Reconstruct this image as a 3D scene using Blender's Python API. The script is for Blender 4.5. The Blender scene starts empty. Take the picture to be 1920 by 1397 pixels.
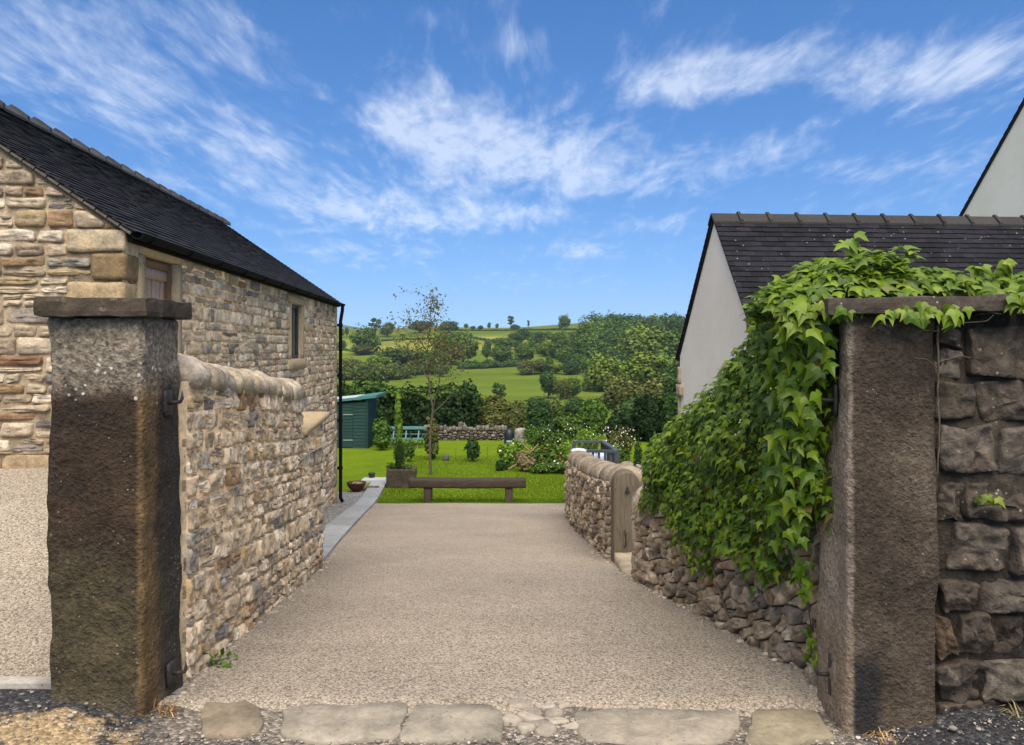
import bpy, bmesh, math, random
import numpy as np
rng = np.random.default_rng(11)
random.seed(11)
S = bpy.context.scene
COL = S.collection
F, HU, HV, EYE = 1450.0, 960.0, 650.0, 1.5      # focal length in photo pixels, principal column, horizon row, eye height
R = math.radians

# ------------------------------------------------------------------ noise
def _hash(ix, iy, iz, seed=0):
    h = (ix.astype(np.int64) * 374761393 + iy.astype(np.int64) * 668265263 + iz.astype(np.int64) * 2147483647 + seed * 974711) & 0x7fffffff
    h = ((h ^ (h >> 13)) * 1274126177) & 0x7fffffff
    h = h ^ (h >> 16)
    return (h & 0xffff) / 32767.5 - 1.0

def vnoise(p, seed=0):
    p = np.asarray(p, float)
    i = np.floor(p).astype(np.int64); f = p - i
    f = f * f * (3 - 2 * f)
    r = 0
    for dx in (0, 1):
        wx = f[:, 0] if dx else 1 - f[:, 0]
        for dy in (0, 1):
            wy = f[:, 1] if dy else 1 - f[:, 1]
            for dz in (0, 1):
                wz = f[:, 2] if dz else 1 - f[:, 2]
                r = r + wx * wy * wz * _hash(i[:, 0] + dx, i[:, 1] + dy, i[:, 2] + dz, seed)
    return r

def fnoise(p, seed=0, oct=3):
    p = np.asarray(p, float); r = 0; a = 1.0
    for k in range(oct):
        r = r + a * vnoise(p * 2 ** k, seed + k); a *= .5
    return r

def sstep(a, b, x):
    t = np.clip((np.asarray(x, float) - a) / (b - a), 0, 1)
    return t * t * (3 - 2 * t)

# ------------------------------------------------------------------ mesh building
class MB:
    """collects vertices, faces and colours of one mesh"""
    def __init__(s): s.V = []; s.F = []; s.C = []; s.n = 0; s.M = []
    def add(s, V, Fs, col=(1, 1, 1), mat=0):
        V = np.asarray(V, float).reshape(-1, 3)
        c = np.asarray(col, float)
        if c.ndim == 1: c = np.tile(c[:3], (len(V), 1))
        s.V.append(V); s.C.append(c[:, :3])
        for f in (Fs if isinstance(Fs, list) else [Fs]):
            f = np.asarray(f, np.int64)
            if len(f): s.F.append(f + s.n); s.M.append(np.full(len(f), mat))
        s.n += len(V)
        return s
    def box(s, x0, x1, y0, y1, z0, z1, col=(1, 1, 1), mat=0, tf=None):
        V = np.array([(x, y, z) for z in (z0, z1) for y in (y0, y1) for x in (x0, x1)], float)
        if tf is not None: V = tf(V)
        Q = [(0, 2, 3, 1), (4, 5, 7, 6), (0, 1, 5, 4), (2, 6, 7, 3), (0, 4, 6, 2), (1, 3, 7, 5)]
        return s.add(V, [np.array(Q)], col, mat)
    def tube(s, pts, rad, n=8, col=(1, 1, 1), cap=True, mat=0):
        pts = np.asarray(pts, float); k = len(pts)
        rad = np.full(k, rad) if np.isscalar(rad) else np.asarray(rad, float)
        d = np.gradient(pts, axis=0); d /= np.linalg.norm(d, axis=1, keepdims=True) + 1e-12
        up = np.array([0, 0, 1.]) if abs(d[:, 2]).mean() < .8 else np.array([1., 0, 0])
        a = np.cross(d, up); a /= np.linalg.norm(a, axis=1, keepdims=True) + 1e-12
        b = np.cross(d, a)
        th = np.linspace(0, 2 * np.pi, n, endpoint=False)
        V = pts[:, None] + rad[:, None, None] * (np.cos(th)[None, :, None] * a[:, None] + np.sin(th)[None, :, None] * b[:, None])
        V = V.reshape(-1, 3)
        i = np.arange(k - 1)[:, None] * n; j = np.arange(n)[None]; j2 = (j + 1) % n
        q = np.stack([i + j, i + j2, i + n + j2, i + n + j], -1).reshape(-1, 4)
        Fs = [q]
        if cap: Fs += [np.arange(n)[None, ::-1], (np.arange(n) + (k - 1) * n)[None]]
        return s.add(V, Fs, col, mat)
    def lathe(s, prof, c, n=20, col=(1, 1, 1), mat=0):
        prof = np.asarray(prof, float); k = len(prof)
        th = np.linspace(0, 2 * np.pi, n, endpoint=False)
        V = np.stack([c[0] + prof[:, 0:1] * np.cos(th), c[1] + prof[:, 0:1] * np.sin(th), c[2] + prof[:, 1:2] + 0 * th], -1).reshape(-1, 3)
        i = np.arange(k - 1)[:, None] * n; j = np.arange(n)[None]; j2 = (j + 1) % n
        return s.add(V, [np.stack([i + j, i + j2, i + n + j2, i + n + j], -1).reshape(-1, 4)], col, mat)
    def prism(s, poly, axis_fn, d0, d1, col=(1, 1, 1), mat=0):
        """poly in (s,t); axis_fn(s,t,d)->xyz"""
        p = np.asarray(poly, float); n = len(p)
        A = axis_fn(p[:, 0], p[:, 1], np.full(n, d0)); B = axis_fn(p[:, 0], p[:, 1], np.full(n, d1))
        i = np.arange(n); j = (i + 1) % n
        return s.add(np.vstack([A, B]), [i[None, ::-1], (i + n)[None], np.stack([i, j, j + n, i + n], -1)], col, mat)

def base_of(parent):
    b = np.zeros(3)
    while parent is not None:
        b = b + np.array(parent.location); parent = parent.parent
    return b

def tag(o, label=None, cat=None, group=None, kind=None):
    if label: o['label'] = label
    if cat: o['category'] = cat
    if group: o['group'] = group
    if kind: o['kind'] = kind
    return o

def mkmesh(name, mb, mats, smooth=False, off=(0, 0, 0)):
    me = bpy.data.meshes.new(name)
    V = (np.vstack(mb.V) - np.asarray(off)).astype(np.float32)
    C = np.vstack(mb.C)
    loops = np.concatenate([f.ravel() for f in mb.F]).astype(np.int32)
    sizes = np.concatenate([np.full(len(f), f.shape[1]) for f in mb.F])
    starts = np.concatenate([[0], np.cumsum(sizes)[:-1]]).astype(np.int32)
    me.vertices.add(len(V)); me.vertices.foreach_set('co', V.ravel())
    me.loops.add(len(loops)); me.loops.foreach_set('vertex_index', loops)
    me.polygons.add(len(sizes)); me.polygons.foreach_set('loop_start', starts)
    me.polygons.foreach_set('use_smooth', np.full(len(sizes), bool(smooth)))
    mats = mats if isinstance(mats, (list, tuple)) else [mats]
    for m in mats: me.materials.append(m)
    if len(mats) > 1: me.polygons.foreach_set('material_index', np.concatenate(mb.M).astype(np.int32))
    at = me.color_attributes.new('Col', 'FLOAT_COLOR', 'POINT')
    at.data.foreach_set('color', np.hstack([C, np.ones((len(C), 1))]).astype(np.float32).ravel())
    me.update(calc_edges=True); me.validate()
    return me

def part(name, mb, mat, parent=None, smooth=False, loc=None, label=None):
    """one mesh object; world coordinates in, stored relative to its parent (or to loc when top level)"""
    off = base_of(parent) if parent is not None else (np.zeros(3) if loc is None else np.asarray(loc, float))
    o = bpy.data.objects.new(name, mkmesh(name, mb, mat, smooth, off)); COL.objects.link(o)
    if parent is not None: o.parent = parent
    elif loc is not None: o.location = loc
    if label: o['label'] = label
    return o

def thing(name, label, cat, loc=(0, 0, 0), group=None):
    o = bpy.data.objects.new(name, None); COL.objects.link(o); o.location = loc
    o.empty_display_size = .2
    return tag(o, label, cat, group)

def struct(name, mb, mat, smooth=True):
    return tag(part(name, mb, mat, None, smooth), kind='structure')

def copy_thing(o, loc, scale=None, label=None, rz=0, parent=None):
    c = o.copy(); COL.objects.link(c)
    if parent is not None: c.parent = parent
    else:
        c.location = loc; c.rotation_euler = (0, 0, rz)
        if scale: c.scale = scale
        if label: c['label'] = label
    for ch in list(o.children): copy_thing(ch, None, parent=c)
    return c

def grid(xs, ys, zf):
    xs, ys = np.asarray(xs, float), np.asarray(ys, float)
    X, Y = np.meshgrid(xs, ys); n, m = len(xs), len(ys)
    V = np.stack([X.ravel(), Y.ravel(), zf(X.ravel(), Y.ravel())], -1)
    i = (np.arange(m - 1)[:, None] * n + np.arange(n - 1)[None]).ravel()
    return V, np.stack([i, i + 1, i + n + 1, i + n], -1)

# ------------------------------------------------------------------ rough hewn block
def rough_block(mb, x0, x1, y0, y1, z0, z1, cell=.05, amp=.006, bev=.015, seed=0, col=(1, 1, 1), tf=None, freq=9, mat=0):
    """a stone block: subdivided box, rounded arrises, uneven faces"""
    n = [max(2, int(round(L / cell))) for L in (x1 - x0, y1 - y0, z1 - z0)]
    h = np.array([x1 - x0, y1 - y0, z1 - z0]) / 2; c = np.array([x0 + x1, y0 + y1, z0 + z1]) / 2
    idx = {}; V = []; Q = []
    def vid(k):
        if k not in idx: idx[k] = len(V); V.append(k)
        return idx[k]
    for ax in range(3):
        a, b = [i for i in range(3) if i != ax]
        for side in (0, n[ax]):
            for i in range(n[a]):
                for j in range(n[b]):
                    q = []
                    for di, dj in ((0, 0), (1, 0), (1, 1), (0, 1)):
                        k = [0, 0, 0]; k[ax] = side; k[a] = i + di; k[b] = j + dj
                        q.append(vid(tuple(k)))
                    flip = (side == 0) ^ (ax == 1)
                    Q.append(q[::-1] if flip else q)
    P = (np.array(V) / np.array(n) * 2 - 1) * h
    inner = np.clip(P, -(h - bev), h - bev); d = P - inner
    L = np.linalg.norm(d, axis=1, keepdims=True)
    m = (L[:, 0] > 1e-9)
    P[m] = inner[m] + d[m] / L[m] * bev
    nrm = np.where(L > 1e-9, d / (L + 1e-12), 0)
    N = fnoise((P + c) * freq + seed * 7.3, seed, 4)
    N2 = vnoise((P + c) * freq * .25 + 31.7 + seed, seed + 9)
    P = P + nrm * (N * amp + N2 * amp * 1.2)[:, None] + c
    if tf is not None: P = tf(P)
    mb.add(P, [np.array(Q)], col, mat)
    return mb

# ------------------------------------------------------------------ stone walls
def clip(poly, n, d):
    """keep the side where n.p <= d"""
    out = []; k = len(poly)
    for i in range(k):
        a, b = poly[i], poly[(i + 1) % k]
        da, db = a[0] * n[0] + a[1] * n[1] - d, b[0] * n[0] + b[1] * n[1] - d
        if da <= 0: out.append(a)
        if da * db < 0:
            t = da / (da - db); out.append((a[0] + (b[0] - a[0]) * t, a[1] + (b[1] - a[1]) * t))
    return out

def area(p):
    p = np.asarray(p); x, y = p[:, 0], p[:, 1]
    return .5 * abs(np.dot(x, np.roll(y, -1)) - np.dot(y, np.roll(x, -1)))

def resample(poly, N, chk=.18, it=2):
    p = np.asarray(poly, float)
    for _ in range(it):
        q = np.roll(p, -1, 0)
        p = np.stack([p * (1 - chk) + q * chk, p * chk + q * (1 - chk)], 1).reshape(-1, 2)
    q = np.vstack([p, p[:1]]); L = np.concatenate([[0], np.cumsum(np.linalg.norm(np.diff(q, axis=0), axis=1))])
    t = np.linspace(0, L[-1], N, endpoint=False)
    return np.stack([np.interp(t, L, q[:, 0]), np.interp(t, L, q[:, 1])], -1)

def stones(mb, polys, cols, mapf, bulge=.02, N=18, rough=.006, freq=22, chk=.18, tilt=.12, var=.5, seed=0, flat=1.0, it=2, dense=False):
    r = np.random.default_rng(seed + 5)
    insf = np.array([0, 0, .10, .26, .5, .78]) * np.array([1, 1, flat, flat, 1, 1]); dep = np.array([-.9, .15, .62, .88, .97, 1.0])
    if dense:
        insf = np.array([0, 0, .07, .15, .26, .38, .52, .67, .83]) * np.array([1, 1, flat, flat, .5 + .5 * flat, .75 + .25 * flat, 1, 1, 1]); dep = np.array([-.9, .15, .62, .86, .93, .97, 1, 1, 1.])
    nr = len(insf)
    for k, poly in enumerate(polys):
        if len(poly) < 3 or area(poly) < 8e-4: continue
        p = resample(poly, N, chk, it)
        if np.dot(p[:, 0], np.roll(p[:, 1], -1)) - np.dot(p[:, 1], np.roll(p[:, 0], -1)) < 0: p = p[::-1]
        c = p.mean(0); h = np.ptp(p, axis=0) / 2 + 1e-6; m = h.min()
        b = bulge * (1 + var * r.uniform(-1, 1)) * min(1, m / .05)
        g = r.uniform(-tilt, tilt, 2)
        ring = []
        for a, d in zip(insf, dep):
            q = c + (p - c) * (1 - a * m / h)
            dd = d * b + ((q - c) @ g) * (d > 0)
            nz = fnoise(np.stack([q[:, 0] * freq, q[:, 1] * freq, np.full(N, k * 3.7 + (0 if dense else d))], -1), seed, 4 if dense else 2)
            dd = dd + nz * rough * (d > 0)
            ring.append(np.column_stack([q, dd]))
        cen = np.array([[c[0], c[1], b + r.uniform(-1, 1) * rough]])
        A = np.vstack(ring + [cen])
        V = mapf(A[:, 0], A[:, 1], A[:, 2])
        i = np.arange(nr - 1)[:, None] * N; j = np.arange(N)[None]; j2 = (j + 1) % N
        q = np.stack([i + j, i + j2, i + N + j2, i + N + j], -1).reshape(-1, 4)
        j = np.arange(N); t = np.stack([(nr - 1) * N + j, (nr - 1) * N + (j + 1) % N, np.full(N, nr * N)], -1)
        mb.add(V, [q, t], cols[k])

def pick(pal, n, r, jit=.12):
    w = np.array([p[0] for p in pal], float); w /= w.sum()
    c = np.array([p[1] for p in pal], float)[r.choice(len(pal), n, p=w)]
    return c * (1 + r.uniform(-jit, jit, (n, 1))) * (1 + r.uniform(-.02, .02, (n, 3)))

def coursed(s0, s1, t0, t1, h, w, gap, jit, r, split=.18):
    out = []; t = t0
    while t < t1:
        hh = r.uniform(*h); s = s0 - r.uniform(0, w[1])
        while s < s1:
            ww = r.uniform(*w) * (1.25 if hh > (h[0] + h[1]) / 2 else .9)
            a, b, c, d = s + gap / 2, s + ww - gap / 2, t + gap / 2, t + hh - gap / 2
            cells = [(a, b, c, d)]
            if r.random() < split and hh > h[0] * 1.25:
                m = c + (d - c) * r.uniform(.35, .65); cells = [(a, b, c, m - gap / 2), (a, b, m + gap / 2, d)]
            elif r.random() < split and ww > w[0] * 1.8:
                m = a + (b - a) * r.uniform(.35, .65); cells = [(a, m - gap / 2, c, d), (m + gap / 2, b, c, d)]
            for (a, b, c, d) in cells:
                j = lambda: r.uniform(-jit, jit)
                if b - a < .03: continue
                out.append([(a + j(), c + j()), ((a + b) / 2 + j(), c + j() * .8), (b + j(), c + j()), (b + j() * .6, (c + d) / 2), (b + j(), d + j()), ((a + b) / 2, d + j() * .8), (a + j(), d + j()), (a + j() * .6, (c + d) / 2)])
            s += ww
        t += hh
    return out

def rubble(s0, s1, t0, t1, sz, asp, gap, r, jit=.38):
    """irregular stones: cells round scattered points; asp = width / height"""
    hh = sz; ww = sz * asp; pts = []
    t = t0 - hh
    k = 0
    while t < t1 + hh:
        s = s0 - ww * (1 + .5 * (k % 2))
        while s < s1 + ww:
            pts.append((s + r.uniform(-jit, jit) * ww, t + r.uniform(-jit, jit) * hh)); s += ww * r.uniform(.75, 1.3)
        t += hh * r.uniform(.85, 1.15); k += 1
    P = np.array(pts); Q = P * np.array([1 / asp, 1.0]); out = []
    for i in range(len(P)):
        if not (s0 <= P[i, 0] <= s1 and t0 <= P[i, 1] <= t1): continue
        d = np.linalg.norm(Q - Q[i], axis=1); nb = np.argsort(d)[1:20]
        poly = [(Q[i, 0] - 3 * sz, Q[i, 1] - 3 * sz), (Q[i, 0] + 3 * sz, Q[i, 1] - 3 * sz), (Q[i, 0] + 3 * sz, Q[i, 1] + 3 * sz), (Q[i, 0] - 3 * sz, Q[i, 1] + 3 * sz)]
        for j in nb:
            n = (Q[j] - Q[i]) / d[j]
            poly = clip(poly, n, n @ Q[i] + d[j] / 2 - gap / 2)
            if len(poly) < 3: break
        if len(poly) >= 3: out.append([(x * asp, y) for x, y in poly])
    return out

def clip_all(polys, planes=(), holes=()):
    out = []
    for p in polys:
        for n, d in planes:
            p = clip(p, n, d)
            if len(p) < 3: break
        if len(p) < 3: continue
        a = np.asarray(p); ok = True
        for (x0, x1, y0, y1) in holes:
            lo, hi = a.min(0), a.max(0)
            if hi[0] <= x0 or lo[0] >= x1 or hi[1] <= y0 or lo[1] >= y1: continue
            c = a.mean(0); A0 = area(p)
            best = None
            for n, d in (((1, 0), x0), ((-1, 0), -x1), ((0, 1), y0), ((0, -1), -y1)):
                q = clip(p, n, d)
                if len(q) >= 3 and (best is None or area(q) > area(best)): best = q
            if best is None or area(best) < .3 * A0: ok = False; break
            p = best; a = np.asarray(p)
        if ok: out.append(p)
    return out

def coping(mb, path, zt, rad, hgt, segs, r, cols, drop=.03, gap=.012, n=11, rough=.008, seed=0):
    """half-round coping stones along a path: path(u)->xy for u in metres, zt(u)->top, rad half width, hgt height"""
    for k, (a, b) in enumerate(segs):
        ra = rad * r.uniform(.94, 1.06); hh = hgt * r.uniform(.93, 1.07)
        us = np.linspace(a + gap / 2, b - gap / 2, max(4, int((b - a) / .035)))
        e = 1 - .10 * np.exp(-np.minimum(us - us[0], us[-1] - us) / .012)
        th = np.linspace(-.12, np.pi + .12, n)
        P0 = path(us); D = np.gradient(P0, axis=0); D /= np.linalg.norm(D, axis=1, keepdims=True)
        Nn = np.stack([D[:, 1], -D[:, 0]], -1)
        tw = r.uniform(-.01, .01)
        off = (np.cos(th)[None] * ra * e[:, None])
        up = np.sign(np.sin(th)) * np.abs(np.sin(th)) ** .75
        Z = (zt(us) - hh)[:, None] + up[None] * hh * e[:, None] + tw
        X = P0[:, 0:1] + Nn[:, 0:1] * off; Y = P0[:, 1:2] + Nn[:, 1:2] * off
        V = np.stack([X, Y, Z], -1).reshape(-1, 3)
        V = V + (fnoise(V * 16 + k * 5, seed, 3) * rough)[:, None] * np.stack([np.cos(th)[None] * Nn[:, 0:1], np.cos(th)[None] * Nn[:, 1:2], np.sin(th)[None] + 0 * off], -1).reshape(-1, 3)
        m = len(us)
        i = np.arange(m - 1)[:, None] * n; j = np.arange(n - 1)[None]
        q = np.stack([i + j, i + j + 1, i + n + j + 1, i + n + j], -1).reshape(-1, 4)
        caps = [np.arange(n)[None, ::-1], (np.arange(n) + (m - 1) * n)[None]]
        bot = np.stack([np.arange(m - 1) * n, np.arange(1, m) * n, np.arange(1, m) * n + n - 1, np.arange(m - 1) * n + n - 1], -1)
        mb.add(V, [q, bot] + caps, cols[k])

# ------------------------------------------------------------------ leaves
LEAF_IVY = None
def ivy_leaf():
    o = [(0, 0), (.2, -.10), (.40, -.02), (.66, .30), (.40, .34), (.27, .46), (.21, .62), (0, 1.12), (-.21, .62), (-.27, .46), (-.40, .34), (-.66, .30), (-.40, -.02), (-.2, -.10)]
    P = np.array([(x, y, -.20 * abs(x) ** 1.3 - .16 * y ** 2) for x, y in o] + [(0, .34, .02)])
    n = len(o); i = np.arange(n)
    return P, np.stack([i, (i + 1) % n, np.full(n, n)], -1)

def put_leaves(mb, base, shape, faces, pos, nrm, tipdir, size, col, curl=None):
    """instances a leaf shape (x side, y tip, z normal) at pos"""
    nrm = nrm / (np.linalg.norm(nrm, axis=1, keepdims=True) + 1e-9)
    y = tipdir - (tipdir * nrm).sum(1, keepdims=True) * nrm
    y /= np.linalg.norm(y, axis=1, keepdims=True) + 1e-9
    x = np.cross(y, nrm)
    L = shape[None] * size[:, None, None]
    V = pos[:, None] + L[..., 0:1] * x[:, None] + L[..., 1:2] * y[:, None] + L[..., 2:3] * nrm[:, None]
    n, k = len(pos), len(shape)
    Fc = (faces[None] + (np.arange(n) * k)[:, None, None]).reshape(-1, faces.shape[1])
    mb.add(V.reshape(-1, 3), [Fc], np.repeat(col, k, 0))

QL = (np.array([(0, 0, 0), (.32, .42, -.06), (0, 1, -.1), (-.32, .42, -.06)]), np.array([[0, 1, 2, 3]]))
QC = (np.array([(-.5, -.3, 0), (.1, -.55, .05), (.55, .1, 0), (.1, .5, -.05), (-.45, .35, .06)]), np.array([[0, 1, 2, 3, 4]]))

def rdir(n, r):
    v = r.normal(size=(n, 3)); return v / np.linalg.norm(v, axis=1, keepdims=True)

def leaf_blob(mb, lobes, n, size, pal, r, shape=QC, up=.35, shell=.35, jit=.9, cv=.3, clump=2.2, seed=0, zmin=None):
    """leaves over a set of ellipsoid lobes (cx,cy,cz,rx,ry,rz); light and dark clumps come from slow noise in leaf colour"""
    lobes = np.asarray(lobes, float)
    w = (lobes[:, 3] * lobes[:, 4] + lobes[:, 4] * lobes[:, 5] + lobes[:, 3] * lobes[:, 5]); w /= w.sum()
    k = r.choice(len(lobes), n, p=w); d = rdir(n, r)
    rad = 1 - shell * r.random(n) ** 1.5
    wob = 1 + .34 * fnoise(d * 2.3 + k[:, None] * 9.1, seed, 2)
    pos = lobes[k, :3] + d * lobes[k, 3:] * (rad * wob)[:, None]
    if zmin is not None: pos[:, 2] = np.maximum(pos[:, 2], zmin + r.random(n) * .1)
    nr = d / lobes[k, 3:] * lobes[k, 3:].mean(1, keepdims=True)
    nr = nr + np.array([0, 0, up]) + r.normal(size=(n, 3)) * jit * .6
    tip = r.normal(size=(n, 3)) + np.array([0, 0, -.6])
    c = pick(pal, n, r, .15)
    sc = lobes[:, 3:].mean() + 1e-6
    c = c * (1 + cv * fnoise(pos / sc * clump, seed + 3, 2))[:, None].clip(.45, 1.8)
    put_leaves(mb, None, shape[0], shape[1], pos, nr, tip, size * r.uniform(.6, 1.3, n), c)
HAZE, EXPO = 0.0002, 0.6
# ------------------------------------------------------------------ materials
class NT:
    def __init__(s, nt): s.nt = nt; s.n = nt.nodes; s.l = nt.links
    def new(s, t, ins=None, **kw):
        n = s.n.new(t)
        for k, v in kw.items(): setattr(n, k, v)
        for k, v in (ins or {}).items(): s.set(n.inputs[k], v)
        return n
    def set(s, sock, v):
        if isinstance(v, bpy.types.NodeSocket): s.l.new(v, sock)
        elif isinstance(v, bpy.types.Node): s.l.new(v.outputs[0], sock)
        else:
            if sock.type == 'RGBA' and len(v) == 3: v = (*v, 1)
            sock.default_value = v
    def math(s, op, a, b=0.0, clamp=False):
        n = s.n.new('ShaderNodeMath'); n.operation = op; n.use_clamp = clamp
        s.set(n.inputs[0], a); s.set(n.inputs[1], b); return n.outputs[0]
    def mix(s, f, a, b, mode='MIX'):
        n = s.n.new('ShaderNodeMix'); n.data_type = 'RGBA'; n.blend_type = mode
        s.set(n.inputs[0], f); s.set(n.inputs[6], a); s.set(n.inputs[7], b); return n.outputs[2]
    def noise(s, scale, detail=4, rough=.55, vec=None, dist=0.0, col=False):
        n = s.n.new('ShaderNodeTexNoise'); n.inputs['Scale'].default_value = scale; n.inputs['Detail'].default_value = detail
        n.inputs['Roughness'].default_value = rough; n.inputs['Distortion'].default_value = dist
        s.set(n.inputs['Vector'], vec if vec is not None else s.co)
        return n.outputs['Color' if col else 0]
    def vor(s, scale, vec=None, out='Distance', feature='F1', rnd=1.0):
        n = s.n.new('ShaderNodeTexVoronoi'); n.feature = feature; n.inputs['Scale'].default_value = scale
        n.inputs['Randomness'].default_value = rnd
        s.set(n.inputs['Vector'], vec if vec is not None else s.co); return n.outputs[out]
    def ramp(s, f, stops, interp='LINEAR'):
        n = s.n.new('ShaderNodeValToRGB'); cr = n.color_ramp; cr.interpolation = interp
        while len(cr.elements) < len(stops): cr.elements.new(.5)
        for e, (p, c) in zip(cr.elements, stops):
            e.position = p; e.color = (*c, 1) if len(c) == 3 else c
        s.set(n.inputs[0], f); return n.outputs[0]
    def step(s, f, a, b):
        n = s.n.new('ShaderNodeMapRange'); n.interpolation_type = 'SMOOTHSTEP'
        s.set(n.inputs[0], f); n.inputs[1].default_value = a; n.inputs[2].default_value = b; return n.outputs[0]

def mat(name, fn, rough=.9, spec=.3):
    m = bpy.data.materials.new(name); m.use_nodes = True
    t = NT(m.node_tree); t.n.clear()
    out = t.new('ShaderNodeOutputMaterial'); b = t.new('ShaderNodeBsdfPrincipled')
    b.inputs['Roughness'].default_value = rough; b.inputs['Specular IOR Level'].default_value = spec
    t.l.new(b.outputs[0], out.inputs[0])
    t.co = t.new('ShaderNodeNewGeometry').outputs['Position']
    t.b = b; t.out = out
    res = fn(t)
    if isinstance(res, dict):
        for k, v in res.items():
            if k == 'bump':
                h, st, di = v
                bn = t.new('ShaderNodeBump', {'Height': h}); bn.inputs['Strength'].default_value = st; bn.inputs['Distance'].default_value = di
                t.l.new(bn.outputs[0], b.inputs['Normal'])
            else: t.set(b.inputs[k], v)
    elif res is not None: t.set(b.inputs['Base Color'], res)
    return m

def attr(t):
    return t.new('ShaderNodeAttribute', attribute_name='Col').outputs['Color']

def xyz(t, vec=None):
    n = t.new('ShaderNodeSeparateXYZ'); t.set(n.inputs[0], vec if vec is not None else t.co); return n.outputs

def grey(v): return (v, v, v)

def m_stone(t, fine=60, bump=.5, lich=0.0, vlo=.62, vhi=1.35):
    c = attr(t)
    a = t.noise(fine * .28, 5, .62); b = t.noise(fine * 1.3, 3, .6)
    c = t.mix(1.0, c, t.ramp(a, [(.28, grey(vlo)), (.5, grey(1.0)), (.74, grey(vhi))]), 'MULTIPLY')
    c = t.mix(.8, c, t.ramp(b, [(.3, grey(.72)), (.7, grey(1.22))]), 'MULTIPLY')
    # warm rusty and cool veins belonging to the stone
    c = t.mix(t.math('MULTIPLY', t.step(t.noise(7, 3), .58, .72), .35), c, t.mix(1.0, c, (1.15, .86, .6), 'MULTIPLY'))
    if lich:
        l = t.math('MULTIPLY', t.step(t.vor(26), .16, .08), t.step(t.noise(3.1, 3), .48, .62))
        c = t.mix(t.math('MULTIPLY', l, lich), c, (.5, .5, .45))
    if lich:
        pn = t.math('MULTIPLY', t.step(t.noise(13, 5, .7), .60, .66), t.step(t.noise(2.4, 2), .42, .58))
        c = t.mix(t.math('MULTIPLY', pn, lich * .55), c, (.30, .285, .24))
        mo = t.math('MULTIPLY', t.step(t.noise(9, 4, .65), .56, .68), t.step(t.noise(1.7, 2), .5, .62))
        c = t.mix(t.math('MULTIPLY', mo, .35), c, (.075, .075, .028))
    h = t.math('ADD', t.math('MULTIPLY', a, .7), t.math('MULTIPLY', b, .3))
    return {'Base Color': c, 'bump': (h, bump, .012)}

M = {}
M['stone'] = mat('rubble_stone', lambda t: m_stone(t, 50, 1.0, 0, .6, 1.4))
M['old_stone'] = mat('weathered_stone', lambda t: m_stone(t, 42, 1.1, .5, .5, 1.5))
M['dark_stone'] = mat('sooty_wall_stone', lambda t: m_stone(t, 64, 1.4, .45, .42, 1.75))

def m_postL(t):
    x, y, z = xyz(t)
    n1 = t.noise(5, 5, .6); n2 = t.noise(48, 4, .6); n3 = t.noise(14, 4)
    zz = t.math('ADD', z, t.math('MULTIPLY', t.math('SUBTRACT', n3, .5), .12))
    soot = t.ramp(n1, [(.3, (.018, .0115, .007)), (.6, (.040, .0245, .0135)), (.8, (.062, .036, .019))])
    green = t.ramp(n3, [(.3, (.036, .028, .015)), (.7, (.068, .053, .026))])
    c = t.mix(t.step(zz, .78, .50), soot, green)
    c = t.mix(t.math('MULTIPLY', t.step(zz, .16, .02), .6), c, (.10, .082, .055))
    # ochre run down the arris, facing the drive
    nx = xyz(t, t.new('ShaderNodeNewGeometry').outputs['Normal'])[0]
    och = t.math('MULTIPLY', t.step(t.math('ADD', y, t.math('MULTIPLY', n3, .05)), 3.29, 3.22), t.step(x, -1.515, -1.49))
    c = t.mix(t.math('MULTIPLY', och, .85), c, t.ramp(n1, [(.3, (.09, .055, .022)), (.7, (.17, .105, .045))]))
    black = t.math('MULTIPLY', t.step(t.math('ADD', y, t.math('MULTIPLY', n3, .06)), 3.27, 3.36), t.step(x, -1.515, -1.49))
    c = t.mix(t.math('MULTIPLY', black, .7), c, (.028, .026, .024))
    top = t.ramp(n2, [(.3, (.12, .096, .068)), (.7, (.235, .195, .145))])
    c = t.mix(t.step(t.math('ADD', zz, t.math('MULTIPLY', t.math('SUBTRACT', n1, .5), .25)), 1.26, 1.44), c, top)
    c = t.mix(1.0, c, t.ramp(n2, [(.28, grey(.55)), (.72, grey(1.5))]), 'MULTIPLY')
    sp = t.math('MULTIPLY', t.step(t.vor(42), .17, .08), t.step(t.noise(9, 2), .50, .60))
    c = t.mix(t.math('MULTIPLY', sp, .55), c, (.42, .39, .32))
    pl = t.math('MULTIPLY', t.step(t.noise(17, 5, .7), .61, .66), t.step(t.noise(3.0, 2), .45, .6))
    c = t.mix(t.math('MULTIPLY', pl, .30), c, (.22, .19, .14))
    wl = t.math('MULTIPLY', t.math('MULTIPLY', t.step(t.vor(30), .30, .15), t.step(t.noise(11, 3), .52, .60)), t.math('MULTIPLY', t.step(z, 1.20, 1.33), t.step(z, 1.50, 1.40)))
    c = t.mix(t.math('MULTIPLY', wl, .85), c, (.62, .60, .55))
    return {'Base Color': c, 'bump': (t.math('ADD', t.math('ADD', n2, n3), t.math('MULTIPLY', t.vor(85), .22)), .9, .016)}
M['postL'] = mat('soot_stained_gritstone', m_postL)

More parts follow.
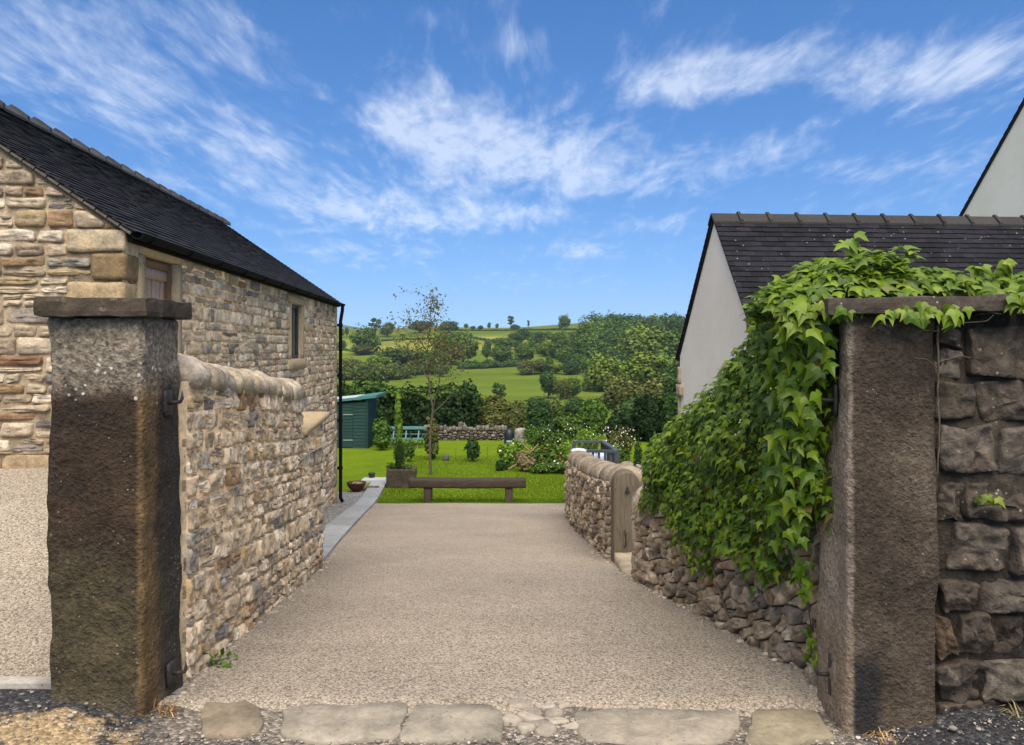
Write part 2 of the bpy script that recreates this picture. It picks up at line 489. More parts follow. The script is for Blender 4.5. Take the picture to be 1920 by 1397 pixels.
def m_postR(t):
    x, y, z = xyz(t)
    n1 = t.noise(2.6, 6, .68); n2 = t.noise(52, 4, .65); n3 = t.noise(15, 4)
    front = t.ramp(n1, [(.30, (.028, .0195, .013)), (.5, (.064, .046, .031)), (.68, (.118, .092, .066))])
    side = t.ramp(n1, [(.3, (.16, .122, .088)), (.7, (.30, .245, .18))])  # inner face coloured lighter, standing in for skylight from the left
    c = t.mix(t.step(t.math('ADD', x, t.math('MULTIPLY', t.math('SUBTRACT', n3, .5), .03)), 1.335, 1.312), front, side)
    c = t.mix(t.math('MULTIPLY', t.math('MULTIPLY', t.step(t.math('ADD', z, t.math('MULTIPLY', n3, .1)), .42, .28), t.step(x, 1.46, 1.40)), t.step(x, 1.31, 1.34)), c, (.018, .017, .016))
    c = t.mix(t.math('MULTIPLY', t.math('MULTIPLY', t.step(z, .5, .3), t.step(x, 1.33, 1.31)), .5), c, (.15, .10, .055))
    c = t.mix(1.0, c, t.ramp(n2, [(.28, grey(.5)), (.72, grey(1.5))]), 'MULTIPLY')
    pl = t.math('MULTIPLY', t.step(t.noise(15, 5, .7), .60, .66), t.step(t.noise(2.7, 2), .42, .6))
    c = t.mix(t.math('MULTIPLY', pl, .32), c, (.20, .185, .16))
    sp = t.math('MULTIPLY', t.step(t.vor(48), .15, .07), t.step(t.noise(8, 2), .5, .62))
    c = t.mix(t.math('MULTIPLY', sp, .5), c, (.33, .32, .29))
    return {'Base Color': c, 'bump': (t.math('ADD', t.math('ADD', n2, n3), t.math('MULTIPLY', t.vor(85), .22)), .9, .018)}
M['postR'] = mat('dark_gritstone', m_postR)
M['cap'] = mat('dark_cap_stone', lambda t: m_stone(t, 40, .8, .55, .55, 1.5))

def m_slate(t):
    c = attr(t)
    n = t.noise(30, 4, .6)
    c = t.mix(.7, c, t.ramp(n, [(.3, grey(.65)), (.7, grey(1.4))]), 'MULTIPLY')
    return {'Base Color': c, 'Roughness': .8, 'bump': (n, .25, .004)}
M['slate'] = mat('black_roof_tile', m_slate, .8, .12)
def m_slate2(t):
    d = m_slate(t)
    sp = t.math('MULTIPLY', t.step(t.vor(11), .12, .07), t.step(t.noise(1.7, 2), .42, .55))
    d['Base Color'] = t.mix(sp, d['Base Color'], (.33, .33, .34)); return d
M['slate2'] = mat('lichened_roof_tile', m_slate2, .8, .12)
M['ridge'] = mat('ridge_tile_clay', lambda t: m_slate(t), .85, .2)

def m_render(t):
    n = t.noise(70, 4, .7); n1 = t.noise(1.1, 4); x, y, z = xyz(t)
    mp = t.new('ShaderNodeMapping', {'Vector': t.co}); mp.inputs['Scale'].default_value = (3, 3, .35)
    n2 = t.noise(3.5, 3, vec=mp.outputs[0])
    c = t.mix(t.step(n1, .3, .75), (.78, .70, .60), (.87, .795, .70))
    c = t.mix(t.math('MULTIPLY', t.step(t.noise(2.2, 4, .6), .5, .72), .22), c, (.58, .51, .43))
    c = t.mix(.6, c, t.ramp(n, [(.3, grey(.8)), (.7, grey(1.1))]), 'MULTIPLY')
    return {'Base Color': c, 'bump': (n, .9, .012)}
M['render'] = mat('white_roughcast', m_render)

def m_wood(c0, c1, rough=.75, sc=(1, 1, 1), bump=.3, fr=6):
    def f(t):
        tc = t.new('ShaderNodeTexCoord').outputs['Object']
        mp = t.new('ShaderNodeMapping', {'Vector': tc}); mp.inputs['Scale'].default_value = sc
        n = t.noise(fr, 5, .65, vec=mp.outputs[0], dist=.6); k = t.noise(2.2, 3, vec=tc)
        c = t.ramp(n, [(.3, c0), (.7, c1)])
        c = t.mix(.5, c, t.ramp(k, [(.3, grey(.7)), (.7, grey(1.25))]), 'MULTIPLY')
        return {'Base Color': c, 'Roughness': rough, 'bump': (n, bump, .006)}
    return f
M['shutter'] = mat('weathered_oak', m_wood((.26, .17, .125), (.46, .34, .27), .6, (12, 12, 1)))
M['oakframe'] = mat('brown_oak_frame', m_wood((.11, .055, .028), (.21, .115, .06), .55, (10, 10, 1.5)))
M['sleeper'] = mat('old_sleeper_timber', m_wood((.012, .0085, .006), (.075, .055, .038), .85, (1.2, 14, 14), .8))
M['sleeperleg'] = mat('sleeper_leg_timber', m_wood((.03, .022, .017), (.085, .062, .046), .85, (12, 12, 1.2), .8))
M['gatepost_wood'] = mat('brown_grained_gatepost', m_wood((.075, .058, .038), (.16, .128, .09), .85, (11, 11, 1.2), .7))
M['green'] = mat('dark_green_paint', m_wood((.003, .026, .022), (.006, .042, .035), .6, (1, 1, 12), .15))
M['teal'] = mat('teal_table_paint', m_wood((.06, .14, .13), (.10, .20, .185), .55, (1.5, 9, 1), .2))
M['felt'] = mat('grey_roof_felt', lambda t: t.ramp(t.noise(6, 4), [(.3, (.30, .34, .36)), (.7, (.42, .46, .48))]), .8)
M['greenfelt'] = mat('green_roof_felt', lambda t: t.ramp(t.noise(9, 4), [(.3, (.03, .12, .11)), (.7, (.07, .19, .17))]), .7)
M['hinge'] = mat('pale_galvanised_hinge', lambda t: t.ramp(t.noise(30, 2), [(.3, (.16, .20, .17)), (.7, (.24, .27, .23))]), .6)
M['rail'] = mat('grey_black_paint', m_wood((.04, .042, .047), (.085, .086, .092), .5, (1, 1, 8), .15))
M['black'] = mat('black_painted_metal', lambda t: t.ramp(t.noise(20, 3), [(.3, (.002, .002, .0025)), (.7, (.005, .005, .006))]), .75, .12)
M['iron'] = mat('rusty_black_iron', lambda t: {'Base Color': t.ramp(t.noise(40, 4), [(.35, (.012, .012, .013)), (.62, (.03, .022, .018)), (.8, (.08, .04, .02))]), 'bump': (t.noise(60, 3), .4, .003)}, .6, .5)
M['glass'] = mat('dark_window_glass', lambda t: {'Base Color': (.02, .03, .035), 'Roughness': .06}, .06, .6)
M['winframe'] = mat('dark_grey_frame', lambda t: t.ramp(t.noise(15, 2), [(.3, (.03, .036, .038)), (.7, (.05, .056, .058))]), .5)
M['dressed'] = mat('dressed_sandstone', lambda t: m_stone(t, 60, .25, 0, .82, 1.16))

def m_drive(t):
    v = t.vor(165, out='Color'); g = t.math('ADD', xyz(t, v)[0], 0)
    d = t.vor(165); n = t.noise(.9, 4, .6); n2 = t.noise(9, 3)
    c = t.ramp(g, [(0, (.18, .146, .106)), (.25, (.28, .23, .172)), (.6, (.338, .282, .215)), (.88, (.41, .348, .27)), (1, (.50, .44, .355))])
    c = t.mix(t.step(t.vor(75, out='Distance'), .5, .75), c, t.mix(1., c, grey(.55), 'MULTIPLY'))
    c = t.mix(.75, c, t.ramp(n, [(.3, grey(.82)), (.7, grey(1.13))]), 'MULTIPLY')
    c = t.mix(.5, c, t.ramp(n2, [(.3, grey(.88)), (.7, grey(1.12))]), 'MULTIPLY')
    sp = t.math('MULTIPLY', t.step(t.vor(14), .05, .03), t.step(t.noise(5, 2), .45, .55))
    c = t.mix(t.math('MULTIPLY', sp, .75), c, (.06, .05, .04))
    return {'Base Color': c, 'bump': (t.math('SUBTRACT', 1.0, d), .7, .006)}
M['drive'] = mat('resin_bound_gravel', m_drive, .85, .25)

def m_gravel(t):
    v = t.vor(42, out='Color'); d = t.vor(42)
    c = t.ramp(xyz(t, v)[0], [(0, (.13, .12, .11)), (.4, (.27, .25, .23)), (.8, (.42, .39, .36)), (1, (.55, .52, .48))])
    c = t.mix(t.step(d, .35, .7), c, t.mix(1., c, grey(.45), 'MULTIPLY'))
    return {'Base Color': c, 'bump': (t.math('SUBTRACT', 1.0, d), 1.0, .02)}
M['gravel'] = mat('grey_chippings', m_gravel)

def m_kerb(t):
    n = t.noise(9, 5, .6); c = attr(t)
    c = t.mix(.8, c, t.ramp(n, [(.3, grey(.75)), (.7, grey(1.2))]), 'MULTIPLY')
    return {'Base Color': c, 'Roughness': .7, 'bump': (n, .2, .005)}
M['slab'] = mat('grey_slate_slab', m_kerb, .7)

def m_asphalt(t):
    x, y, z = xyz(t)
    v = t.vor(70, out='Color'); g = xyz(t, v)[0]; n = t.noise(2.2, 5, .65)
    c = t.ramp(g, [(0, (.012, .012, .014)), (.6, (.030, .030, .033)), (.9, (.058, .056, .055)), (.985, (.14, .13, .12)), (1, (.3, .28, .25))])
    c = t.mix(.7, c, t.ramp(n, [(.3, grey(.6)), (.7, grey(1.5))]), 'MULTIPLY')
    # silt washed into the middle of the gateway, sand spilled at the left
    nn = t.noise(3.3, 6, .7)
    silt = t.math('MULTIPLY', t.step(t.math('ADD', y, t.math('MULTIPLY', nn, .5)), 3.06, 3.22), t.math('MULTIPLY', t.step(x, -1.52, -1.3), t.step(x, 1.45, 1.2)))
    dirt = t.ramp(g, [(0, (.085, .07, .054)), (.6, (.165, .138, .108)), (1, (.34, .295, .24))])
    c = t.mix(silt, c, dirt)
    cx = t.math('SUBTRACT', x, -1.72); cy = t.math('SUBTRACT', y, 2.93)
    rr = t.math('SQRT', t.math('ADD', t.math('MULTIPLY', t.math('MULTIPLY', cx, cx), 3.0), t.math('MULTIPLY', t.math('MULTIPLY', cy, cy), 16)))
    sand = t.step(t.math('ADD', rr, t.math('MULTIPLY', t.math('SUBTRACT', t.noise(8, 5, .7), .5), 1.5)), .60, .36)
    c = t.mix(sand, c, t.ramp(g, [(0, (.17, .115, .055)), (.6, (.30, .215, .115)), (1, (.42, .32, .19))]))
    return {'Base Color': c, 'bump': (t.math('SUBTRACT', 1.0, t.vor(70)), .8, .012)}
M['asphalt'] = mat('wet_dark_asphalt', m_asphalt, .8, .3)

def m_flag(t):
    n = t.noise(6, 5, .6); n2 = t.noise(40, 4, .6); c = attr(t)
    c = t.mix(.9, c, t.ramp(n, [(.28, grey(.6)), (.5, grey(1.)), (.75, grey(1.3))]), 'MULTIPLY')
    c = t.mix(.7, c, t.ramp(n2, [(.3, grey(.75)), (.7, grey(1.2))]), 'MULTIPLY')
    sp = t.step(t.vor(30), .13, .09)
    c = t.mix(t.math('MULTIPLY', sp, .7), c, (.05, .045, .04))
    return {'Base Color': c, 'bump': (n2, .5, .008)}
M['flag'] = mat('worn_threshold_stone', m_flag)

def m_lawn(t):
    n = t.noise(1.2, 4, .6); n2 = t.noise(22, 4, .7); n3 = t.noise(5, 3)
    c = t.ramp(n2, [(.25, (.052, .094, .004)), (.5, (.108, .168, .006)), (.75, (.175, .235, .012))])
    c = t.mix(.8, c, t.ramp(n, [(.3, grey(.8)), (.7, grey(1.18))]), 'MULTIPLY')
    c = t.mix(t.math('MULTIPLY', t.step(n3, .5, .7), .35), c, (.16, .20, .014))
    return {'Base Color': c, 'bump': (n2, .8, .03)}
M['lawn'] = mat('mown_lawn_grass', m_lawn, .95, .04)

def m_field(t):
    x, y, z = xyz(t)
    mp = t.new('ShaderNodeMapping', {'Vector': t.co}); mp.inputs['Scale'].default_value = (.35, 1, 1); mp.inputs['Rotation'].default_value = (0, 0, .35)
    n = t.noise(.05, 5, .6, vec=mp.outputs[0]); n2 = t.noise(.9, 5, .7, vec=mp.outputs[0]); n3 = t.noise(.013, 3)
    c = t.ramp(n, [(.28, (.062, .096, .011)), (.5, (.100, .138, .016)), (.72, (.148, .178, .024))])
    c = t.mix(.8, c, t.ramp(n2, [(.3, grey(.72)), (.7, grey(1.2))]), 'MULTIPLY')
    far = t.math('MULTIPLY', t.step(y, 285, 300), t.step(y, 372, 360))
    c = t.mix(t.math('MULTIPLY', far, t.math('ADD', .45, t.math('MULTIPLY', t.step(n3, .42, .58), .4))), c, (.24, .235, .05))
    top = t.step(y, 400, 440)
    c = t.mix(t.math('MULTIPLY', top, .6), c, (.10, .125, .03))
    return {'Base Color': c, 'bump': (n2, .5, .3)}
M['field'] = mat('pasture_grass', m_field, .95, .02)
M['hill'] = mat('distant_wooded_hill', lambda t: t.ramp(t.noise(.012, 4), [(.35, (.035, .06, .025)), (.6, (.075, .10, .035))]), .95, .05)
M['soil'] = mat('garden_soil', lambda t: {'Base Color': t.ramp(t.noise(12, 5), [(.3, (.035, .026, .018)), (.7, (.09, .07, .05))]), 'bump': (t.noise(30, 4), .8, .02)})
M['bark'] = mat('grey_brown_bark', lambda t: {'Base Color': t.ramp(t.noise(22, 4), [(.3, (.05, .037, .026)), (.7, (.14, .11, .08))]), 'bump': (t.noise(50, 4), .6, .006)})
M['farbark'] = mat('dark_far_bark', lambda t: t.ramp(t.noise(3, 3), [(.3, (.03, .024, .018)), (.7, (.07, .058, .045))]))

def m_leaf(trans=.3, rough=.5, spec=.35):
    def f(t):
        c = attr(t)
        t.set(t.b.inputs['Base Color'], c)
        tr = t.new('ShaderNodeBsdfTranslucent', {'Color': t.mix(1., c, (1.25, 1.35, .6), 'MULTIPLY')})
        mx = t.new('ShaderNodeMixShader'); mx.inputs[0].default_value = trans
        t.l.new(t.b.outputs[0], mx.inputs[1]); t.l.new(tr.outputs[0], mx.inputs[2]); t.l.new(mx.outputs[0], t.out.inputs[0])
        return {'Roughness': rough}
    return f
M['ivy'] = mat('ivy_leaf', m_leaf(.30, .40, .28), .40, .28)
M['leaf'] = mat('garden_leaf', m_leaf(.25, .7, .12), .7, .12)
M['farleaf'] = mat('far_leaf', m_leaf(.15, .85, .05), .85, .05)
M['petal'] = mat('flower_petal', lambda t: attr(t), .7)
M['rust'] = mat('rusted_bowl_iron', lambda t: {'Base Color': t.ramp(t.noise(18, 4), [(.3, (.03, .013, .010)), (.7, (.085, .032, .022))])}, .7)
M['ash'] = mat('pale_ash', lambda t: t.ramp(t.noise(25, 4), [(.3, (.16, .10, .07)), (.7, (.36, .25, .17))]))
M['bbq'] = mat('dark_blue_black_cover', lambda t: t.ramp(t.noise(10, 3), [(.3, (.005, .008, .014)), (.7, (.012, .017, .026))]), .45, .4)
M['bbqpale'] = mat('pale_print', lambda t: t.ramp(t.noise(30, 3), [(.3, (.3, .32, .34)), (.7, (.42, .44, .46))]), .6)
M['plastic'] = mat('pale_blue_plastic', lambda t: attr(t), .35, .5)
M['pebble'] = mat('loose_pebble', lambda t: m_stone(t, 90, .3, 0))
M['straw'] = mat('dry_grass', lambda t: attr(t), .8)
# ------------------------------------------------------------------ ground shapes
TK = np.array([(-60, 0), (3.25, 0), (3.9, -.07), (15.0, -1.60), (16.4, -1.712), (29, -1.965), (31, -2.1), (40, -3.3), (60, -5.6), (80, -7.0), (100, -7.6), (140, -7.4), (180, -6.3), (220, -4.6), (260, -2.1), (310, 1.7), (360, 6.0), (420, 11.2), (470, 14.6), (490, 15.2), (520, 14.0), (600, 8), (900, -5), (1500, -5), (4000, -5)], float)
_ty = np.concatenate([np.arange(-60, 40, .1), np.arange(40, 4000, 2.)])
_tz = np.interp(_ty, TK[:, 0], TK[:, 1])
def _smooth(y, z, w):
    out = z.copy()
    for i, yy in enumerate(y):
        ww = max(.25, w * max(yy, 0))
        m = np.abs(y - yy) <= ww
        out[i] = np.average(z[m], weights=np.gradient(y)[m] * (1.001 - np.abs(y[m] - yy) / ww))
    return out
_tz = _smooth(_ty, _tz, .10 * 1)
_ty2 = _ty
def gz(x, y):
    """height of the ground"""
    x, y = np.asarray(x, float), np.asarray(y, float)
    near = np.interp(y, TK[:, 0], TK[:, 1]); far = np.interp(y, _ty2, _tz)
    z = near + (far - near) * sstep(26, 45, y)
    f = sstep(90, 420, y) * sstep(1500, 700, y)
    z = z + f * (x * .028 * sstep(-260, -30, -np.abs(x)) )
    z = z + f * 1.1 * vnoise(np.stack([x.ravel() / 55, y.ravel() / 55, 0 * x.ravel()], -1)).reshape(x.shape)
    return z

def hit(u, v, d0=45., d1=486.):
    ds = np.linspace(d0, d1, 900)
    x = (u - HU) * ds / F; zr = EYE - (v - HV) * ds / F
    below = np.where(zr <= gz(x, ds))[0]
    d = ds[below[0]] if len(below) else d1
    return np.array([(u - HU) * d / F, d, float(gz((u - HU) * d / F, d))])

def P(u, v, d): return np.array([(u - HU) * d / F, d, EYE - (v - HV) * d / F])
def G(u, d):
    x = (u - HU) * d / F
    return np.array([x, d, float(gz(x, d))])

# terrain: one sheet from behind the camera to beyond the skyline
ys = np.concatenate([np.linspace(-40, 0, 6), np.linspace(1, 30, 30), np.linspace(31, 100, 40), np.linspace(104, 620, 110), np.linspace(650, 1500, 18)])
xs = np.concatenate([-np.geomspace(900, 62, 26), np.linspace(-60, 60, 61), np.geomspace(62, 900, 26)])
V, Fq = grid(xs, ys, lambda x, y: gz(x, y) - .07)
struct('terrain', MB().add(V, [Fq]), M['field'])
# far blue hill
V, Fq = grid(np.linspace(-1300, 300, 70), np.linspace(1500, 2500, 30), lambda x, y: -10 + 76 * np.exp(-((y - 2000) / 260) ** 2) * (.62 + .38 * np.exp(-((x + 560) / 190) ** 2) + .10 * vnoise(np.stack([x / 120, y / 200, 0 * x], -1))) * sstep(250, -330, x))
struct('hills', MB().add(V, [Fq]), M['hill'])

# lawn and garden ground
def edgeL(y): return -2.0
V, Fq = grid(np.arange(-26, 26.1, .5), np.concatenate([np.arange(3.4, 16.5, .3), np.arange(16.5, 31, .5)]), lambda x, y: gz(x, y) - .012 + .012 * vnoise(np.stack([x * .8, y * .8, 0 * x], -1)))
struct('lawn', MB().add(V, [Fq]), M['lawn'])

# driveway between the walls, falling away from the gate
def wallR(y): return np.interp(y, [3.0, 3.545, 6.32, 7.21, 8.6, 10.04, 11.6, 13.0, 14, 15.6], [1.42, 1.393, 1.0, .945, .89, .866, .89, .93, 1.15, 1.3])
def wallL(y): return np.interp(y, [3.0, 3.504, 7.04, 7.14, 11, 15.4], [-1.43, -1.462, -1.724, -1.755, -2.24, -2.74])
dy = np.concatenate([np.arange(3.12, 4.2, .06), np.arange(4.2, 15.5, .22)])
rows = []
for y in dy:
    rows.append(np.stack([np.linspace(wallL(y) - .1, wallR(y) + .12, 25), np.full(25, y)], -1))
A = np.array(rows); nx, ny = 25, len(dy)
Vd = np.column_stack([A.reshape(-1, 2), gz(A[..., 0].ravel(), A[..., 1].ravel()) + .014 - .03 * sstep(3.26, 3.14, A[..., 1].ravel() + .05 * vnoise(np.column_stack([A.reshape(-1, 2) * 5, np.zeros(nx * ny)]))) + .004 * vnoise(np.column_stack([A.reshape(-1, 2) * .9, np.zeros(nx * ny)]))])
i = (np.arange(ny - 1)[:, None] * nx + np.arange(nx - 1)[None]).ravel()
struct('driveway', MB().add(Vd, [np.stack([i, i + 1, i + nx + 1, i + nx], -1)]), M['drive'])

# courtyard rising to the barn gable, left of the gate
V, Fq = grid(np.linspace(-9, -1.62, 30), np.concatenate([np.linspace(3.27, 6.2, 16), [6.95]]), lambda x, y: .045 + .60 * sstep(2.9, 6.3, y) * 1.0 + .004 * vnoise(np.stack([x, y, 0 * x], -1)))
struct('courtyard', MB().add(V, [Fq]), M['drive'])

# gravel strip beside the barn
def kerbR(y): return np.interp(y, [7.0, 7.14, 9, 11, 13, 14.9, 16.8, 18.6], [-1.72, -1.745, -1.99, -2.235, -2.47, -2.68, -2.85, -2.99])
rows = [np.stack([np.linspace(-4.6, kerbR(y) - .2, 10), np.full(10, y)], -1) for y in np.arange(7.0, 17.45, .3)]
A = np.array(rows); nx, ny = 10, len(rows)
Vd = np.column_stack([A.reshape(-1, 2), gz(A[..., 0].ravel(), A[..., 1].ravel()) + .016])
i = (np.arange(ny - 1)[:, None] * nx + np.arange(nx - 1)[None]).ravel()
struct('gravel_path', MB().add(Vd, [np.stack([i, i + 1, i + nx + 1, i + nx], -1)]), M['gravel'])

# road outside the gate
V, Fq = grid(np.linspace(-14, 14, 113), np.concatenate([np.linspace(-25, 1.5, 12), np.linspace(1.6, 3.32, 36)]),
             lambda x, y: -.004 + (.075 * sstep(1.38, 1.75, np.abs(x)) * sstep(2.6, 3.08, y)) + .008 * vnoise(np.stack([x * 3, y * 3, 0 * x], -1)))
struct('road', MB().add(V, [Fq]), M['asphalt'])
# pale concrete edging at the courtyard mouth
mb = MB(); rough_block(mb, -6.5, -1.9, 3.22, 3.30, -.04, .098, .12, .003, .008, 3, (.33, .30, .26))
tag(part('edging_kerb', mb, M['flag']), 'pale narrow kerb edging the gravel courtyard left of the stained gatepost', 'kerb')

# slate slabs of the kerb beside the drive, each a slab of its own
r = np.random.default_rng(4); y = 7.16; k = 0
KERBWORDS = ['lowest, next to the corner of the rubble wall', 'second up from the rubble wall corner', 'third up from the rubble wall corner', 'fourth up from the rubble wall corner', 'fifth up from the rubble wall corner', 'sixth up, level with the foot of the downpipe', 'seventh up, beside the left end of the bench', 'eighth up, beside the square stone planter', 'ninth, farthest, behind the fire bowl']
L = [.95, 1.2, 1.25, 1.3, 1.35, 1.4, 1.45, 1.4, 1.2]
for k in range(9):
    y0, y1 = y, y + L[k]; y = y1 + .012
    mb = MB(); g = r.uniform(.85, 1.12)
    def tf(Q, y0=y0, y1=y1):
        yy = y0 + (y1 - y0) * Q[:, 1]
        xr = kerbR(yy); return np.column_stack([xr - .36 * (1 - Q[:, 0]), yy, gz(xr, yy) + Q[:, 2]])
    rough_block(mb, 0, 1, 0, 1, -.06, .055, .2, .003, .012, k, np.array((.275, .28, .27)) * g, tf)
    tag(part('kerb_slab', mb, M['slab'], None, False, loc=(kerbR(y0), y0, float(gz(0, y0)))), 'flat grey slate slab edging the drive, ' + KERBWORDS[k], 'kerb slab', 'slate slabs edging the drive')
mb = MB()
rough_block(mb, -3.62, -3.06, 18.5, 18.95, float(gz(0, 18.7)) - .03, float(gz(0, 18.7)) + .06, .15, .003, .012, 5, (.40, .40, .39))
tag(part('kerb_slab', mb, M['slab']), 'pale cross slab turning left at the far end of the slate kerb', 'kerb slab', 'slate slabs edging the drive')

# worn threshold stones across the gateway
TH = [([(384, 1322), (392, 1306), (455, 1302), (490, 1326), (490, 1366), (430, 1376), (384, 1374), (376, 1350)], (.20, .16, .11), 'small brown worn threshold stone beside the stained left gatepost'),
      ([(532, 1325), (560, 1318), (640, 1316), (768, 1313), (757, 1346), (738, 1380), (600, 1384), (520, 1372), (528, 1345)], (.255, .222, .172), 'long pale threshold stone, second from the stained gatepost'),
      ([(774, 1318), (860, 1313), (925, 1316), (944, 1332), (945, 1372), (936, 1380), (840, 1382), (746, 1380), (758, 1352)], (.245, .215, .165), 'rectangular threshold stone left of the cobbles'),
      ([(1076, 1328), (1150, 1324), (1300, 1324), (1388, 1329), (1386, 1365), (1350, 1388), (1200, 1392), (1090, 1378), (1080, 1352)], (.25, .215, .165), 'longest pale threshold stone in the middle of the gateway, right of the cobbles'),
      ([(1410, 1330), (1470, 1324), (1530, 1324), (1566, 1378), (1480, 1392), (1396, 1388)], (.225, .19, .125), 'yellowish threshold stone with black spots beside the dark right gatepost')]
for k, (px, c, lab) in enumerate(TH):
    g = np.array([(lambda d: ((u - HU) * d / F, d))(F * (EYE - .02) / (v - HV)) for u, v in px])
    mb = MB(); g = resample(g, 60, .06, 1); g = g + .009 * np.column_stack([fnoise(np.column_stack([g * 16, 0 * g[:, :1] + k]), 3), fnoise(np.column_stack([g * 16, 0 * g[:, :1] + k + 9]), 4)]); stones(mb, [list(map(tuple, g))], [c], lambda s, t, d: np.stack([s, t, d - .004], -1), .018, 64, .006, 14, .02, .008, .1, k, .16, 1)
    tag(part('threshold_stone', mb, M['flag'], None, True), lab, 'threshold stone', 'worn stones across the gateway')
r = np.random.default_rng(21)
d0 = lambda v: F * EYE / (v - HV)
C0 = rubble((948 - HU) * 3.1 / F, (1072 - HU) * 3.1 / F, d0(1372), d0(1304),   .055, 1.6, .004, r)
for k, p in enumerate(C0):
    mb = MB(); stones(mb, [p], [np.array((.30, .26, .205)) * r.uniform(.75, 1.2)], lambda s, t, d: np.stack([s, t, d - .006], -1), .022, 14, .005, 20, .2, .1, .3, k)
    if mb.n: tag(part('cobble', mb, M['flag'], None, True), 'small worn cobble in the patch between two threshold stones', 'cobble', 'cobbles in the middle of the threshold')

# loose stones and grit along the threshold and post feet
r = np.random.default_rng(8); mb = MB()
def pebble(x, y, z, s, c):
    n = 8; th = np.linspace(0, 2 * np.pi, n, endpoint=False); a = r.uniform(.6, 1.5)
    ring = [np.column_stack([x + np.cos(th) * s * f * a, y + np.sin(th) * s * f, np.full(n, z + h * s)]) for f, h in ((.8, -.2), (1, .25), (.65, .62))]
    Vp = np.vstack(ring + [[[x, y, z + .72 * s]]]); Vp = Vp + r.normal(size=Vp.shape) * s * .07
    i = np.arange(2)[:, None] * n; j = np.arange(n)[None]
    mb.add(Vp, [np.stack([i + j, i + (j + 1) % n, i + n + (j + 1) % n, i + n + j], -1).reshape(-1, 4), np.stack([2 * n + np.arange(n), 2 * n + (np.arange(n) + 1) % n, np.full(n, 3 * n)], -1)], c)
def rz_(x, y): return .075 * sstep(1.38, 1.75, abs(x)) * sstep(2.6, 3.08, y)
for _ in range(900):
    x = r.uniform(-2.1, 2.1); y = 2.93 + abs(r.normal()) * .035 + (r.uniform(0, .28) if r.random() < .25 else 0) - (r.uniform(0, .12) if r.random() < .4 else 0)
    if y > 3.22: continue
    s = r.choice([.0025, .004, .006, .010], p=[.45, .35, .15, .05]) * r.uniform(.8, 1.4)
    c = np.array([(.30, .26, .21), (.19, .17, .14), (.42, .39, .34), (.10, .09, .08)][r.choice(4, p=[.4, .3, .15, .15])])
    pebble(x, y, float(rz_(x, y)) + .002, s, c)
for _ in range(420):
    y = 3.3 + r.random() ** 1.6 * 5; side = r.random() < .5
    x = (wallR(y) - abs(r.normal()) * .035 - .03) if side else (wallL(y) + abs(r.normal()) * .03 + .03)
    s = r.choice([.004, .007, .012, .02], p=[.4, .35, .18, .07])
    pebble(x, y, float(gz(x, y)) + .012, s, np.array((.33, .28, .22)) * r.uniform(.5, 1.4))
tag(part('loose_gravel', mb, M['pebble'], None, True), 'loose grit and pebbles scattered along the threshold and wall feet', 'gravel', kind='stuff')
# ------------------------------------------------------------------ the stone barn
BO = np.array([-2.92, 5.8]); yaw = math.atan(.061)
E1 = np.array([-math.sin(yaw), math.cos(yaw)]); E2 = np.array([math.cos(yaw), math.sin(yaw)])   # along the long wall; out of it
BL, BW, BE, PITCH = 9.62, 4.48, 2.40, .685
RZ = BE + BW / 2 * PITCH
def long_f(s, t, d):
    s, t, d = map(np.asarray, (s, t, d)); return np.stack([BO[0] + s * E1[0] + d * E2[0], BO[1] + s * E1[1] + d * E2[1], t + 0 * s], -1)
def gable_f(s, t, d):                       # s to the left, d towards the road
    s, t, d = map(np.asarray, (s, t, d)); return np.stack([BO[0] - s * E2[0] - d * E1[0], BO[1] - s * E2[1] - d * E1[1], t + 0 * s], -1)
PAL = [(4.5, (.51, .41, .285)), (3.5, (.44, .345, .235)), (2.6, (.36, .28, .19)), (1.6, (.275, .235, .19)), (.7, (.18, .16, .14)), (2.0, (.59, .50, .375)), (.4, (.28, .18, .10)), (.8, (.40, .29, .165))]
MORT = np.array((.37, .285, .185))
barn = thing('stone_barn', 'buff rubble stone barn with a black tiled roof and small openings, behind the left gatepost', 'barn', (BO[0], BO[1], .6))
r = np.random.default_rng(31)
holes = [(.21, 1.135, .9, 2.345), (5.42, 6.42, 1.16, 2.26)]      # loft door surround, window surround
opens = [(.34, 1.0, 1.05, 2.23), (5.56, 6.28, 1.32, 2.14)]
mb = MB()
# body: long wall in strips round the openings, far gable, near gable
zb = -2.0
def wall_box(s0, s1, t0, t1, d0=-.4, d1=0.0): mb.prism([(s0, t0), (s1, t0), (s1, t1), (s0, t1)], long_f, d0, d1, MORT)
cuts = [0, .34, 1.0, 5.56, 6.28, BL]
wall_box(0, .34, zb, BE); wall_box(1.0, 5.56, zb, BE); wall_box(6.28, BL, zb, BE)
for (s0, s1, t0, t1) in opens: wall_box(s0, s1, zb, t0); wall_box(s0, s1, t1, BE)
GP = [(.0, zb), (BW, zb), (BW, BE), (BW / 2, RZ), (.0, BE)]
mb.prism(GP, gable_f, -.4, .0, MORT)
mb.prism(GP, gable_f, -BL, -BL + .35, MORT)
mb.prism([(.0, zb), (BL, zb), (BL, BE), (.0, BE)], lambda s, t, d: long_f(s, t, d - BW), .0, .4, MORT)
# long wall stones
polys = coursed(.03, BL - .02, -1.85, BE - .02, (.07, .155), (.09, .32), .013, .011, r, .25)
polys = clip_all(polys, [((1, 0), BL), ((-1, 0), 0.0), ((0, 1), BE)], holes)
stones(mb, polys, pick(PAL, len(polys), r) * 1.08, long_f, .022, 20, .010, 26, .09, .16, .5, 2, .6)
